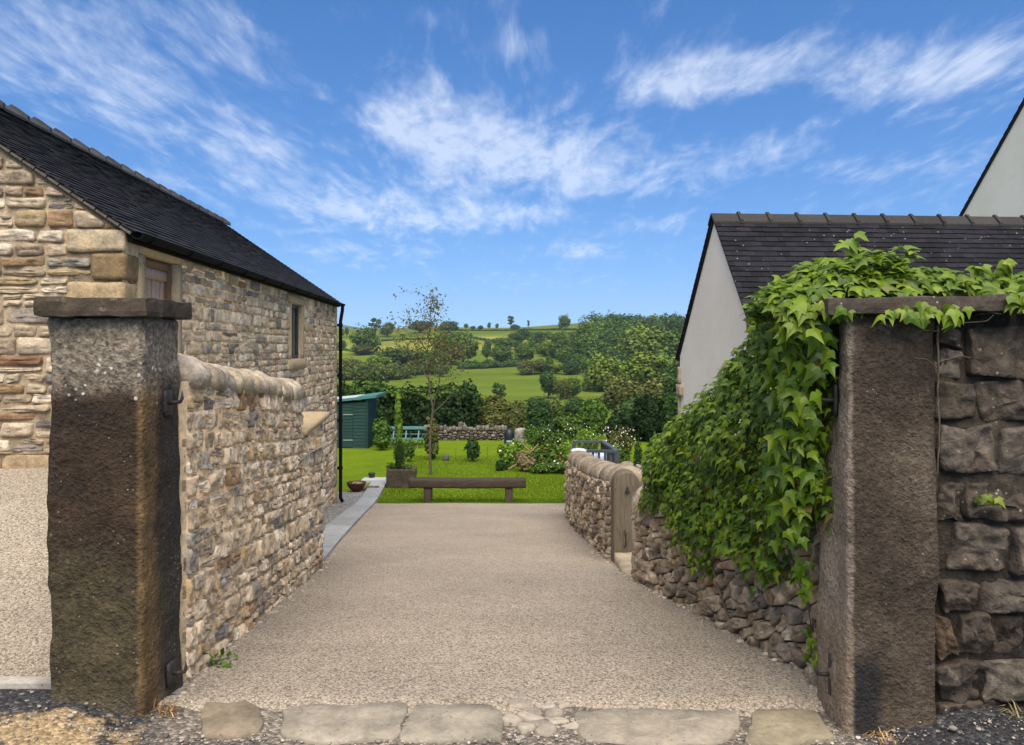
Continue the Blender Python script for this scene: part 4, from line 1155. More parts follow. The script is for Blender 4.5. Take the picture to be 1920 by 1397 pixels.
# dressed stones up the far corner of the gable
for k, (z0, z1, w, pr_) in enumerate([(.16, .66, .05, .02), (.665, .86, .20, .045), (.865, 1.16, .06, .02)]):
    mb = MB(); rough_block(mb, -1.83, -1.80 + w, -pr_ - .02, .10, z0, z1, .05, .006, .012, 80 + k, (.36, .29, .21), lambda Q: ofn(Q[:, 0], Q[:, 2], Q[:, 1]))
    part('corner_stone', mb, M['old_stone'], outb, True)
white_house('white_house', 'tall white roughcast house rising beyond the outbuilding ridge, cut by the photo edge', np.array([10.62, 13.9]), 5.6, 2.8, 8.4, 8, .069, -2, M['slate2'], .2, .25, .014, .14, 6, (.022, .021, .024))
# ------------------------------------------------------------------ garden furniture
def lz(x, y): return float(gz(x, y)) - .012
# sleeper bench
bx, by = -1.0, 15.72
x0, x1 = (767 - HU) * by / F, (986 - HU) * by / F
bz = lz(0, by - .1)
zt_ = EYE - (899 - HV) * (by - .14) / F; zu = EYE - (916 - HV) * (by - .14) / F
bench = thing('sleeper_bench', 'long low bench of dark old timber on two stub legs at the lawn edge', 'bench', ((x0 + x1) / 2, by, bz))
mb = MB(); rough_block(mb, x0, x1, by - .14, by + .14, zu, zt_, .05, .005, .016, 3, (1, 1, 1), lambda Q: Q + np.column_stack([0 * Q[:, 0], 0 * Q[:, 0], .006 * np.sin(Q[:, 0] * 2.1)]), 7)
part('seat', mb, M['sleeper'], bench, True)
for u0, u1 in ((795, 810), (947, 961)):
    mb = MB(); rough_block(mb, (u0 - HU) * by / F, (u1 - HU) * by / F, by - .11, by + .11, bz - .08, zu - .002, .05, .004, .01, u0, (1, 1, 1), None, 8)
    part('leg', mb, M['sleeperleg'], bench, True)
# stone planter and what grows in it
py = 17.75; pz = lz(-2.6, py); px0, px1 = (723 - HU) * py / F, (777 - HU) * py / F; ptop = EYE - (880 - HV) * py / F
pl = thing('stone_planter', 'square rough brown stone trough planter beside the end of the bench', 'planter', ((px0 + px1) / 2, py + .25, pz))
mb = MB(); t_ = .09
for a, b, c, d, sdd in ((px0, px1, py, py + t_, 1), (px0, px1, py + .5 - t_, py + .5, 2), (px0, px0 + t_, py + t_ + .002, py + .5 - t_ - .002, 3), (px1 - t_, px1, py + t_ + .002, py + .5 - t_ - .002, 4)):
    rough_block(mb, a, b, c, d, pz - .05, ptop, .04, .014, .03, sdd, np.array((.050, .039, .027)) * (1 + .1 * sdd % .3), None, 7)
part('trough', mb, M['old_stone'], pl, True)
mb = MB(); mb.box(px0 + t_ * .8, px1 - t_ * .8, py + t_ * .8, py + .5 - t_ * .8, pz + .02, ptop - .04); part('soil', mb, M['soil'], pl)
GD = [(2, (.022, .052, .014)), (2, (.034, .074, .018)), (1, (.055, .10, .022))]
GM = [(2, (.05, .10, .018)), (2, (.075, .14, .022)), (1, (.11, .19, .03))]
GL = [(2, (.10, .18, .02)), (2, (.14, .24, .028)), (1, (.20, .28, .04))]
GO = [(2, (.085, .10, .026)), (2, (.115, .125, .032)), (1, (.14, .13, .042)), (1.2, (.06, .088, .022))]
GB = [(2, (.145, .115, .042)), (2, (.11, .105, .033)), (1.0, (.19, .14, .06)), (2.4, (.10, .125, .034))]
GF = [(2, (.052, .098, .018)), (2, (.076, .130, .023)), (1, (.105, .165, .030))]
GK = [(3, (.012, .030, .008)), (2, (.019, .043, .011)), (1, (.032, .06, .014))]  # dark green deepened to imitate the deep shade inside hedge and bushes
GFL = [(2, (.105, .155, .024)), (2, (.135, .19, .03)), (1, (.165, .215, .04))]
GFD = [(2, (.036, .072, .021)), (2, (.052, .096, .026)), (1, (.075, .125, .033))]

def plant(name, label, cat, base, lobes, n, size, pal, r, shape=QC, mt='leaf', stem=None, group=None, up=.3, shell=.6, leafname='foliage', clump=2.2, cv=.3):
    root = thing(name, label, cat, tuple(base), group)
    mb = MB(); leaf_blob(mb, lobes, n, size, pal, r, shape, up=up, shell=shell, clump=clump, cv=cv, seed=int(r.integers(99)))
    part(leafname, mb, M[mt], root)
    mb = MB(); c = np.asarray(lobes)[:, :3].mean(0)
    rad = (stem or .012)
    for q in np.asarray(lobes)[:6]:
        mb.tube([base, np.array(base) * .5 + q[:3] * .5 + r.normal(size=3) * .01, q[:3]], [rad, rad * .8, rad * .4], 5)
    part('stem', mb, M['bark'], root)
    return root
r = np.random.default_rng(201)
def PX(u, v, d): return P(u, v, d)
yc = py + .25
c0 = P(749, 878, yc)
plant('dwarf_conifer', 'narrow dark dwarf conifer growing out of the stone planter', 'conifer', c0, [(c0[0], yc, EYE - (848 - HV) * yc / F, .11, .11, .36), (c0[0], yc, EYE - (856 - HV) * yc / F, .135, .135, .26)], 4200, .032, GD, r, QL, shell=.8)
c1 = P(764, 876, yc); plant('trailing_plant', 'small leafy plant spilling over the right side of the stone planter', 'plant', c1, [(c1[0], yc, c1[2] + .03, .10, .16, .045), (c1[0] + .18, yc - .1, c1[2] - .14, .05, .1, .16)], 380, .05, GM, r, QL)
c2 = P(736, 876, yc); plant('trailing_plant', 'low grassy plant at the left rim of the stone planter', 'plant', c2, [(c2[0], yc, c2[2] + .05, .14, .18, .07)], 250, .05, GM, r, QL)
# fire bowl on brick feet
fy = 17.15; fx = (668 - HU) * fy / F; fz0 = lz(fx, fy) + .03
fb = thing('fire_bowl', 'rust brown iron fire bowl with pale ash on the gravel by the barn', 'fire bowl', (fx, fy, fz0))
mb = MB(); rb = 18.5 * fy / F
mb.lathe([(.05, .03), (rb * .55, .04), (rb * .8, .10), (rb * .97, .185), (rb, .20), (rb * .98, .205), (rb * .93, .18), (rb * .75, .125), (0.001, .12)], (fx, fy, fz0), 28); part('bowl', mb, M['rust'], fb, True)
mb = MB()
for k in range(26):
    a = r.uniform(0, 6.28); q = rb * .6 * r.random() ** .5; pebble(fx + q * math.cos(a), fy + q * math.sin(a), fz0 + .15 + .04 * (1 - q / rb), r.uniform(.02, .045), (1, 1, 1))
part('ash', mb, M['ash'], fb, True)
mb = MB(); mb.lathe([(.001, .0), (.10, .0), (.11, .02), (.07, .045), (.001, .045)], (fx, fy, fz0 - .005), 16); part('foot', mb, M['rust'], fb)
for k, (u, w) in enumerate(((683, 10), (694, 9), (705, 9))):
    a = P(u, 917, 17.45); mb = MB(); rough_block(mb, a[0] - .055, a[0] + .055, 17.4, 17.6, lz(a[0], 17.5) - .02, lz(a[0], 17.5) + .085, .05, .004, .01, k, (.11, .085, .07))
    tag(part('paving_brick', mb, M['old_stone'], None, True, loc=(a[0], 17.5, lz(a[0], 17.5))), 'dark brick edging the gravel between the fire bowl and the slate kerb', 'brick', 'bricks by the fire bowl')
# small pot and watering can like container behind the kerb
a = G(697, 18.9); mb = MB(); mb.lathe([(.001, 0), (.06, 0), (.085, .17), (.09, .18), (.075, .175), (.06, .1), (.001, .1)], a, 16)
tag(part('plant_pot', mb, M['iron'], None, True, loc=a), 'small dark pot behind the fire bowl at the lawn edge', 'pot')

# garden shed
sy = 26.0
def sh(u, v, d=sy): return P(u, v, d)
sx0, sx1 = -6.75, (689 - HU) * sy / F
szb = lz(-5, sy)
shed = thing('garden_shed', 'dark green weatherboarded shed with a low sloping roof, at the back left of the lawn', 'shed', (sx0, sy, szb))
zl = lambda u: EYE - (np.interp(u, [600, 631, 706], [756, 752, 742]) - HV) * sy / F
XR = lambda x: HU + x * F / sy
mb = MB(); nb = 17
ztopL, ztopR = zl(XR(sx0)) - .02, zl(689) - .03
for k in range(nb):
    z0 = szb + k * 1.9 / nb; z1 = z0 + 1.9 / nb
    for (xa, xb) in ((sx0, sx1),):
        za1 = min(z1, ztopL); zb1 = min(z1, ztopR)
        if z0 > ztopL: continue
        V8 = np.array([(xa, sy - .022, z0), (xb, sy - .022, z0), (xb, sy - .004, zb1), (xa, sy - .004, za1), (xa, sy + .02, z0), (xb, sy + .02, z0), (xb, sy + .02, zb1), (xa, sy + .02, za1)])
        mb.add(V8, [np.array([(0, 1, 2, 3), (1, 5, 6, 2), (0, 4, 5, 1), (3, 2, 6, 7), (0, 3, 7, 4), (4, 7, 6, 5)])])
    # side boards
    z1s = min(z1, ztopR)
    V8 = np.array([(sx1 + .022, sy, z0), (sx1 + .022, sy + 1.7, z0), (sx1 + .004, sy + 1.7, z1s), (sx1 + .004, sy, z1s), (sx1 - .02, sy, z0), (sx1 - .02, sy + 1.7, z0), (sx1 - .02, sy + 1.7, z1s), (sx1 - .02, sy, z1s)])
    if z0 < ztopR: mb.add(V8, [np.array([(0, 1, 2, 3), (1, 5, 6, 2), (0, 4, 5, 1), (3, 2, 6, 7), (0, 3, 7, 4), (4, 7, 6, 5)])])
mb.box(sx0, sx1 - .03, sy + 1.68, sy + 1.7, szb, ztopL); mb.box(sx0, sx0 + .02, sy + .03, sy + 1.66, szb, ztopL)
mb.box(sx1 - .05, sx1 + .03, sy - .045, sy + .03, szb, ztopR - .01)
part('wall', mb, M['green'], shed)
dl, dr = (632 - HU) * sy / F, (661.5 - HU) * sy / F
mb = MB(); dn = 14
for k in range(dn):
    z0 = szb + .06 + k * 1.42 / dn; z1 = z0 + 1.42 / dn
    mb.add(np.array([(dl, sy - .045, z0), (dr, sy - .045, z0), (dr, sy - .03, z1), (dl, sy - .03, z1), (dl, sy - .015, z0), (dr, sy - .015, z0), (dr, sy - .015, z1), (dl, sy - .015, z1)]), [np.array([(0, 1, 2, 3), (1, 5, 6, 2), (0, 4, 5, 1), (3, 2, 6, 7), (0, 3, 7, 4)])])
dr_ = part('door', mb, M['green'], shed)
for v in (777, 825):
    a = sh(653, v); mb = MB(); mb.box(a[0] - .16, a[0] + .16, sy - .056, sy - .047, a[2] - .018, a[2] + .018); part('strap_hinge', mb, M['hinge'], dr_)
def roofq(mbx, xa, xb, ya, yb, th, off=0):
    f = lambda x: np.interp(x, [(600 - HU) * sy / F, (706 - HU) * sy / F], [EYE - (755.5 - HV) * sy / F, EYE - (742 - HV) * sy / F]) + off
    ry = lambda y: .0 * (y - sy)
    V8 = [(x, y, f(x) + ry(y) + h) for h in (0, th) for y in (ya, yb) for x in (xa, xb)]
    mbx.add(np.array(V8), [np.array([(0, 2, 3, 1), (4, 5, 7, 6), (0, 1, 5, 4), (2, 6, 7, 3), (0, 4, 6, 2), (1, 3, 7, 5)])])
xe = (706 - HU) * sy / F; xm = (665 - HU) * sy / F
mb = MB(); roofq(mb, sx0 - .1, xm, sy - .12, sy + 1.9, .03); rf1 = part('roof', mb, M['felt'], shed, label='pale grey felted left half of the shed roof')
mb = MB(); roofq(mb, xm + .002, xe, sy - .12, sy + 1.9, .03); part('roof', mb, M['greenfelt'], shed, label='green felted right half of the shed roof')
mb = MB(); roofq(mb, sx0 - .1, xe, sy - .145, sy - .122, .085, -.06); roofq(mb, xe + .002, xe + .022, sy - .145, sy + 1.9, .085, -.06); part('fascia', mb, M['greenfelt'], shed)

# picnic table in faded teal
ty0, tyz = 26.3, None
tx0, tx1 = (726 - HU) * ty0 / F, (797 - HU) * ty0 / F
tz0 = lz(-3.6, ty0); ttop = EYE - (803.5 - HV) * ty0 / F
pt = thing('picnic_table', 'faded teal picnic table with fixed benches, between the shed and the bushes', 'picnic table', ((tx0 + tx1) / 2, ty0 + .4, tz0))
mb = MB()
for k in range(5): mb.box(tx0, tx1, ty0 + .02 + k * .15, ty0 + .15 + k * .15, ttop - .035, ttop)
part('table_top', mb, M['teal'], pt)
for s, yb in ((1, ty0 - .42), (-1, ty0 + .92)):
    mb = MB(); zt2 = ttop - .30
    for k in range(2): mb.box(tx0, tx1, yb + k * .13, yb + .115 + k * .13, zt2 - .035, zt2)
    part('bench_seat', mb, M['teal'], pt)
for x in (tx0 + .22, tx1 - .22, (tx0 + tx1) / 2):
    mb = MB()
    for y0, y1 in ((ty0 + .12, ty0 - .32), (ty0 + .62, ty0 + 1.06)):
        V8 = [(x + dx, yy + dyy, z) for z, yy in ((tz0, y1), (ttop - .036, y0)) for dyy in (-.04, .04) for dx in (-.02, .02)]
        mb.add(np.array(V8), [np.array([(0, 2, 3, 1), (4, 5, 7, 6), (0, 1, 5, 4), (2, 6, 7, 3), (0, 4, 6, 2), (1, 3, 7, 5)])])
    mb.box(x + .021, x + .05, ty0 - .42, ty0 + 1.16, ttop - .42, ttop - .337)
    part('leg', mb, M['teal'], pt)

# young bare-stemmed tree on the lawn
T0 = G(808, 19.8); T0[2] = lz(T0[0], 19.8); TY = 19.8
yt = thing('young_tree', 'slender young tree with thin brownish leaves standing alone in the middle of the lawn', 'tree', T0)
def Q3(u, v, dy=0.): return P(u, v, TY + dy) * 1.0
mb = MB(); rb_ = np.random.default_rng(55); tips = []
def branch(pts, r0, r1):
    p = np.array(pts); mb.tube(p, np.linspace(r0, r1, len(p)), 7, cap=False); return p
branch([T0, Q3(806, 840), Q3(808, 800), Q3(812, 766)], .036, .028)
mains = [[Q3(812, 766), Q3(806, 735, .1), Q3(803, 700, .2), Q3(802, 655, .2), Q3(806, 610, .1), Q3(808, 575), Q3(806, 556)],
         [Q3(812, 766), Q3(818, 738, -.1), Q3(824, 715, -.2), Q3(826, 680, -.25), Q3(824, 640, -.2), Q3(829, 605, -.2)],
         [Q3(808, 778), Q3(828, 760, .2), Q3(845, 742, .4), Q3(860, 722, .5)],
         [Q3(803, 712, .2), Q3(790, 690, .4), Q3(776, 668, .5), Q3(762, 645, .6), Q3(752, 628, .6)],
         [Q3(803, 690, .2), Q3(812, 665, -.3), Q3(826, 640, -.5), Q3(838, 622, -.5)],
         [Q3(825, 690, -.2), Q3(840, 668, .1), Q3(856, 655, .1), Q3(866, 662, .1)],
         [Q3(802, 660, .2), Q3(788, 640, -.2), Q3(778, 620, -.3), Q3(772, 600, -.3)]]
lp = []
for k, m in enumerate(mains):
    p = branch(m, .022 if k < 2 else .013, .004)
    L = np.linspace(0, len(p) - 1, 40)
    q = np.column_stack([np.interp(L, np.arange(len(p)), p[:, i]) for i in range(3)])
    for _ in range({0: 34, 1: 24, 2: 3, 3: 16, 4: 14, 5: 13, 6: 14}[k]):
        a = q[rb_.integers(12 if k in (0, 1) else 10, 40)]
        if a[2] < EYE - (705 - HV) * TY / F: continue
        hgt = (a[2] - 1.0)
        d = rb_.normal(size=3) * np.array([.30, .30, .12]) * (1.15 - .25 * max(0, hgt)) ; d[2] += rb_.uniform(-.12, .22)
        pts = [a, a + d * .5 + [0, 0, .05], a + d, a + d * 1.25 + [0, 0, -.10]]
        branch(pts, .005, .002)
        for b in pts[1:]: lp.append((b, d))
part('trunk', mb, M['bark'], yt, True)
mb = MB(); pos = []; nr = []; tp_ = []
for b, d in lp:
    for _ in range(6):
        pos.append(b + rb_.normal(size=3) * .085); nr.append(rb_.normal(size=3) + [0, 0, .4]); tp_.append(d * .6 + rb_.normal(size=3) * .3 + [0, 0, -.5])
n = len(pos); put_leaves(mb, None, QL[0], QL[1], np.array(pos), np.array(nr), np.array(tp_), rb_.uniform(.045, .085, n), pick(GB, n, rb_, .2))
part('crown', mb, M['leaf'], yt)

# shrubs at the back of the lawn
def shrub(label, u, vb, vt, w, d, pal, n, size, name='shrub', cat='shrub', group=None, mt='leaf', shape=QC, dd=.8, lob=5, seed=0, shell=.5, top=.8):
    rr = np.random.default_rng(seed + 300)
    b = P(u, vb, d); b[2] = min(b[2], float(gz(b[0], d)) + .02) if d < 40 else b[2]
    h = EYE - (vt - HV) * d / F - b[2]; W = w * d / F / 2
    L = [(b[0], d, b[2] + h * .5, W * .72, W * dd, h * .48)]
    for k in range(lob):
        a = rr.uniform(0, 6.28); q = rr.uniform(.25, .55)
        L.append((b[0] + math.cos(a) * W * q, d + math.sin(a) * W * dd * q, b[2] + h * rr.uniform(.3, top), W * rr.uniform(.3, .48), W * dd * rr.uniform(.3, .5), h * rr.uniform(.2, .34)))
    return plant(name, label, cat, b, L, n, size, pal, rr, shape, mt, stem=max(.012, W * .04), group=group, shell=shell)
shrub('arching leafy shrub with a spray of green leaves against the right side of the shed', 714, 838, 784, 44, 25.4, GM, 1500, .10, seed=1)
shrub('slim upright pale green sapling in front of the picnic table', 747, 830, 756, 20, 23.5, GL, 260, .10, 'sapling', 'sapling', seed=2, dd=1, lob=7, top=.95)
shrub('yellowish bronze leaved upright shrub right of the picnic table', 809, 846, 787, 34, 23.0, GO, 1300, .09, seed=3)
shrub('low rounded plant in front of the picnic table', 768, 842, 822, 28, 22.5, GM, 450, .07, 'plant', 'plant', seed=4)
shrub('dark low spreading plant between two thin canes on the lawn', 886, 844, 822, 36, 22.6, GD, 700, .08, 'plant', 'plant', seed=5)
for k, (u, lab) in enumerate(((854, 'thin cane stuck in the lawn left of the dark low plant'), (913, 'thin cane stuck in the lawn right of the dark low plant'))):
    a = G(u, 22.6); mb = MB(); mb.tube([a, a + [0.01, 0, .20], a + [.015, 0, .36 + .05 * k]], .008, 5); tag(part('cane', mb, M['bark'], None, loc=a), lab, 'cane', 'canes in the lawn')
mb = MB(); a = G(836, 22.8); rough_block(mb, a[0] - .1, a[0] + .1, 22.7, 22.9, a[2] - .03, a[2] + .16, .04, .02, .05, 6, (.08, .08, .07)); tag(part('garden_stone', mb, M['old_stone'], None, True, loc=a), 'small grey stone on the lawn between bronze shrub and dark low plant', 'stone')
# low drystone wall at the back of the lawn
bw = thing('boundary_wall', 'low pale tumbled drystone wall along the back of the lawn', 'wall', (-1.6, 28.6, lz(-1.6, 28.6)))
r = np.random.default_rng(66); mb = MB(); bxa, bxb = (795 - HU) * 28.6 / F, (948 - HU) * 28.6 / F
zbw = lz(-1, 28.6); mb.box(bxa, bxb, 28.66, 28.9, zbw - .05, zbw + .36, (.05, .042, .035))
bf = lambda s, t, d: np.stack([np.asarray(s), 28.64 - np.asarray(d), zbw + np.asarray(t)], -1)
po = rubble(bxa, bxb, 0, .40, .10, 1.6, .012, r); stones(mb, po, pick([(2, (.15, .125, .105)), (2, (.10, .082, .068)), (1, (.21, .18, .155)), (1, (.06, .05, .042))], len(po), r), bf, .06, 12, .02, 12, .14, .2, .5, 3)
part('wall', mb, M['old_stone'], bw, True)
mb = MB(); s = bxa
while s < bxb:
    w = r.uniform(.08, .2); rough_block(mb, s, s + w - .01, 28.58, 28.92, zbw + .36, zbw + .36 + r.uniform(.10, .2), .05, .02, .03, int(s * 50), np.array((.18, .155, .13)) * r.uniform(.6, 1.2)); s += w
part('coping', mb, M['old_stone'], bw, True)
# kettle barbecue under its cover
qy = 25.6; qa = G(955, qy); qz = lz(qa[0], qy); qt = EYE - (803 - HV) * qy / F; wq = 9.5 * qy / F
bq = thing('covered_barbecue', 'dark covered barbecue with a round top and pale band of print, behind the flower bed', 'barbecue', (qa[0], qy, qz))
mb = MB(); H = qt - qz
mb.lathe([(wq * 1.08, 0), (wq * 1.05, H * .3), (wq * 1.0, H * .62), (wq * .93, H * .78), (wq * .72, H * .91), (wq * .4, H * .98), (.001, H)], (qa[0], qy, qz), 24); part('cover', mb, M['bbq'], bq, True)
mb = MB(); mb.tube([(qa[0], qy, qt - .01), (qa[0], qy, qt + .05), (qa[0], qy, qt + .09)], [.03, .035, .05], 8); part('handle', mb, M['bbq'], bq)
mb = MB()
for zf, hw_, hh in ((.42, .55, .028), (.22, .25, .022)):
    n = 9; a = np.linspace(-hw_, hw_, n); z = qz + H * zf; rr_ = wq * 1.045 + .004
    Vv = [(qa[0] + rr_ * math.sin(q), qy - rr_ * math.cos(q), z + s) for s in (-hh, hh) for q in a]
    i = np.arange(n - 1); mb.add(np.array(Vv), [np.stack([i, i + 1, i + n + 1, i + n], -1)])
part('printed_band', mb, M['bbqpale'], bq)
mb = MB(); a = G(977, 26.2); rough_block(mb, a[0] - .2, a[0] + .16, 26.1, 26.4, a[2] - .1, EYE - (803 - HV) * 26.2 / F, .05, .05, .12, 8, (.24, .22, .19), None, 4); tag(part('boulder', mb, M['old_stone'], None, True, loc=a), 'rounded grey boulder behind the covered barbecue', 'boulder')

# timber balustrade round the steps behind the low wall
bal = thing('balustrade', 'dark grey painted timber balustrade with square spindles behind the curving wall', 'balustrade', (1.6, 15.5, -1.65))
A_, B_, C_ = P(1078, 843, 15.0), P(1157, 844, 15.0), P(1130, 826.5, 18.2); D_ = P(1076, 826.5, 18.2)
zg = lambda p: float(gz(p[0], p[1]))
def rail(p, q, name='top_rail', w=.05, h=.05, drop=0.):
    p, q = np.array(p), np.array(q); d = (q - p) / np.linalg.norm(q - p); s = np.cross(d, [0, 0, 1.]); s /= np.linalg.norm(s)
    V8 = [b + s * a * w + np.array([0, 0, c * h - drop]) for b in (p, q) for a in (-1, 1) for c in (-1, 0)]
    m = MB(); m.add(np.array(V8), [np.array([(0, 2, 3, 1), (4, 5, 7, 6), (0, 1, 5, 4), (2, 6, 7, 3), (0, 4, 6, 2), (1, 3, 7, 5)])]); part(name, m, M['rail'], bal)
for p, q in ((A_, B_), (B_, C_), (C_, D_)):
    rail(p, q); rail(p, q, 'bottom_rail', .025, .05, .62)
    n = int(np.linalg.norm(q - p) / .115)
    for k in range(1, n):
        a = p + (q - p) * k / n; m = MB(); m.box(a[0] - .02, a[0] + .02, a[1] - .02, a[1] + .02, a[2] - .62, a[2] - .05); part('spindle', m, M['rail'], bal)
for a in (A_, B_, C_, D_):
    m = MB(); m.box(a[0] - .045, a[0] + .045, a[1] - .045, a[1] + .045, zg(a) - .1, a[2] - .052); part('post', m, M['rail'], bal)
mb = MB(); a = P(1085, 846, 14.6); mb.lathe([(.001, -.7), (.13, -.7), (.15, .0), (.155, .02), (.11, .045), (.055, .05), (.05, .03), (.001, .03)], a, 20, (.55, .58, .62)); tag(part('lidded_bin', mb, M['plastic'], None, True, loc=(a[0], a[1], a[2] - .7)), 'round pale grey lidded bin just behind the end of the curving wall', 'bin')
mb = MB(); z0 = float(gz(1.7, 15.9))
for k, (u0, u1, v0, c) in enumerate(((1103, 1120, 852, (.32, .42, .62)), (1121, 1138, 849, (.45, .55, .74)))):
    a, b = P(u0, v0, 15.6), P(u1, v0, 15.6); m = MB(); rough_block(m, a[0], b[0], 15.6, 15.95, z0, a[2], .1, .004, .02, k, c)
    tag(part('plastic_tub', m, M['plastic'], None, True, loc=((a[0] + b[0]) / 2, 15.7, z0)), ['blue plastic tub inside the balustrade, left one', 'pale blue plastic tub inside the balustrade, right one'][k], 'tub', 'blue tubs behind the spindles')

# cypress and rockery behind the balustrade
shrub('small dark columnar cypress standing alone right of the balustrade', 1196, 872, 817, 24, 17.0, GD, 1800, .05, 'cypress', 'conifer', seed=11, shape=QL, dd=1, lob=4, shell=.7)
shrub('low bright green mound plant at the foot of the small cypress', 1222, 878, 862, 34, 16.0, GL, 500, .05, 'plant', 'plant', seed=12)
shrub('feathery green plant between balustrade and cypress', 1172, 878, 842, 36, 16.6, GM, 700, .05, 'plant', 'plant', seed=13)
for k, (u, v, w, h, c, lab) in enumerate(((1176, 880, 26, 12, (.25, .21, .15), 'flat mossy rock right of the balustrade foot'), (1208, 886, 32, 16, (.30, .25, .20), 'pale angular rock in front of the small cypress'), (1228, 884, 20, 10, (.26, .22, .17), 'small rock right of the pale angular rock'))):
    d = 14.5; a = P(u, v, d); mb = MB(); rough_block(mb, a[0] - w * d / F / 2, a[0] + w * d / F / 2, d - .1, d + .2, a[2] - .3, a[2] + h * d / F, .05, .03, .05, k + 31, c, None, 5)
    tag(part('rock', mb, M['old_stone'], None, True, loc=a), lab, 'rock')

# flower bed: many separate plants
r = np.random.default_rng(500)
def flowers(mb, n, c, W, D, h0, h1, size, col):
    pos = c + np.column_stack([r.uniform(-W, W, n), r.uniform(-D, D, n), r.uniform(h0, h1, n)])
    put_leaves(mb, None, QC[0], QC[1], pos, r.normal(size=(n, 3)) + [0, -.8, .6], r.normal(size=(n, 3)), size * r.uniform(.6, 1.3, n), np.asarray(col) * r.uniform(.8, 1.2, (n, 1)))
BED = [(950, 872, 832, 42, 20.9, GL, 'broad pale green leafy plant at the left front corner of the flower bed', (.6, .58, .42), 25),
       (972, 868, 822, 44, 21.8, GL, 'tall bright yellow-green plant near the left end of the flower bed', None, 0),
       (985, 880, 850, 46, 20.5, [(2, (.20, .15, .09)), (1, (.26, .19, .12)), (1, (.12, .12, .04))], 'pinkish brown feathery plant at the front of the flower bed', None, 0),
       (1010, 878, 836, 52, 21.3, GM, 'mid green bushy plant with orange flowers in the middle of the flower bed', (.65, .30, .05), 14),
       (1036, 880, 832, 50, 21.0, GM, 'green flowering plant with red and white heads at the right of the flower bed', (.5, .08, .06), 22),
       (1062, 878, 828, 50, 21.4, GL, 'loose yellow-green plant in the flower bed against the end of the curving wall', (.7, .66, .6), 16),
       (938, 878, 864, 22, 20.6, GD, 'small dark rounded plant at the left tip of the flower bed', None, 0),
       (1015, 884, 868, 60, 20.2, GM, 'low edging plant along the front of the flower bed', None, 0),
       (1050, 884, 866, 54, 20.2, GM, 'low dense edging plant by the right front of the flower bed', (.7, .66, .62), 12)]
for k, (u, vb, vt, w, d, pal, lab, fc, nf) in enumerate(BED):
    o = shrub(lab, u, vb, vt, w, d, pal, 900, .075, 'flower_plant', 'plant', 'plants in the flower bed', seed=30 + k, shape=QL if k % 2 else QC)
    if fc:
        mb = MB(); a = P(u, (vb + vt) / 2, d - .1); W = w * d / F * .42; Hh = (vb - vt) * d / F
        flowers(mb, nf, a, W, .3, -Hh * .15, Hh * .55, .038, fc); part('blossom', mb, M['petal'], o)
BK = [(1005, 836, 800, 60, 25.5, GM, 'wispy green bush behind the flower bed, right of the boulder', (.7, .7, .66), 8),
      (1050, 838, 806, 66, 25.0, GM, 'grassy green bush with white specks behind the flower bed', (.72, .7, .68), 26),
      (1100, 838, 800, 70, 24.5, GL, 'tall meadow plants left of the pink flowers, behind the balustrade', (.72, .68, .68), 22),
      (1160, 852, 806, 62, 21.5, GO, 'tall stand of small pink and white flowers behind the balustrade', (.68, .52, .56), 70),
      (1150, 872, 836, 44, 19.5, GL, 'yellow-green plant right behind the balustrade corner', (.72, .66, .62), 14),
      (1232, 850, 812, 60, 20.5, GM, 'mixed green plants between the cypress and the ivy', (.66, .60, .58), 10),
      (1262, 850, 800, 60, 19.0, GL, 'arching light green shrub beside the ivy, below the white gable', None, 0)]
for k, (u, vb, vt, w, d, pal, lab, fc, nf) in enumerate(BK):
    o = shrub(lab, u, vb, vt, w, d, pal, 1500, .08, 'meadow_plant' if fc else 'shrub', 'plant' if fc else 'shrub', seed=60 + k, shape=QL)
    if fc:
        mb = MB(); a = P(u, (vb + vt) / 2, d - .1); W = w * d / F * .5; Hh = (vb - vt) * d / F
        flowers(mb, nf, a, W, .5, -Hh * .1, Hh * .6, .034, fc); part('blossom', mb, M['petal'], o)
# driftwood stick in the bed
mb = MB(); mb.tube([P(953, 880, 20.4), P(975, 868, 20.5), P(993, 850, 20.7), P(1010, 832, 21)], [.03, .028, .02, .012], 6, (1, 1, 1)); mb.tube([P(996, 846, 20.7), P(985, 838, 20.8), P(976, 826, 20.9)], [.018, .012, .008], 6)
tag(part('driftwood_branch', mb, M['ash'], None, True, loc=P(953, 880, 20.4)), 'pale bare driftwood branch lying through the flower bed', 'branch')

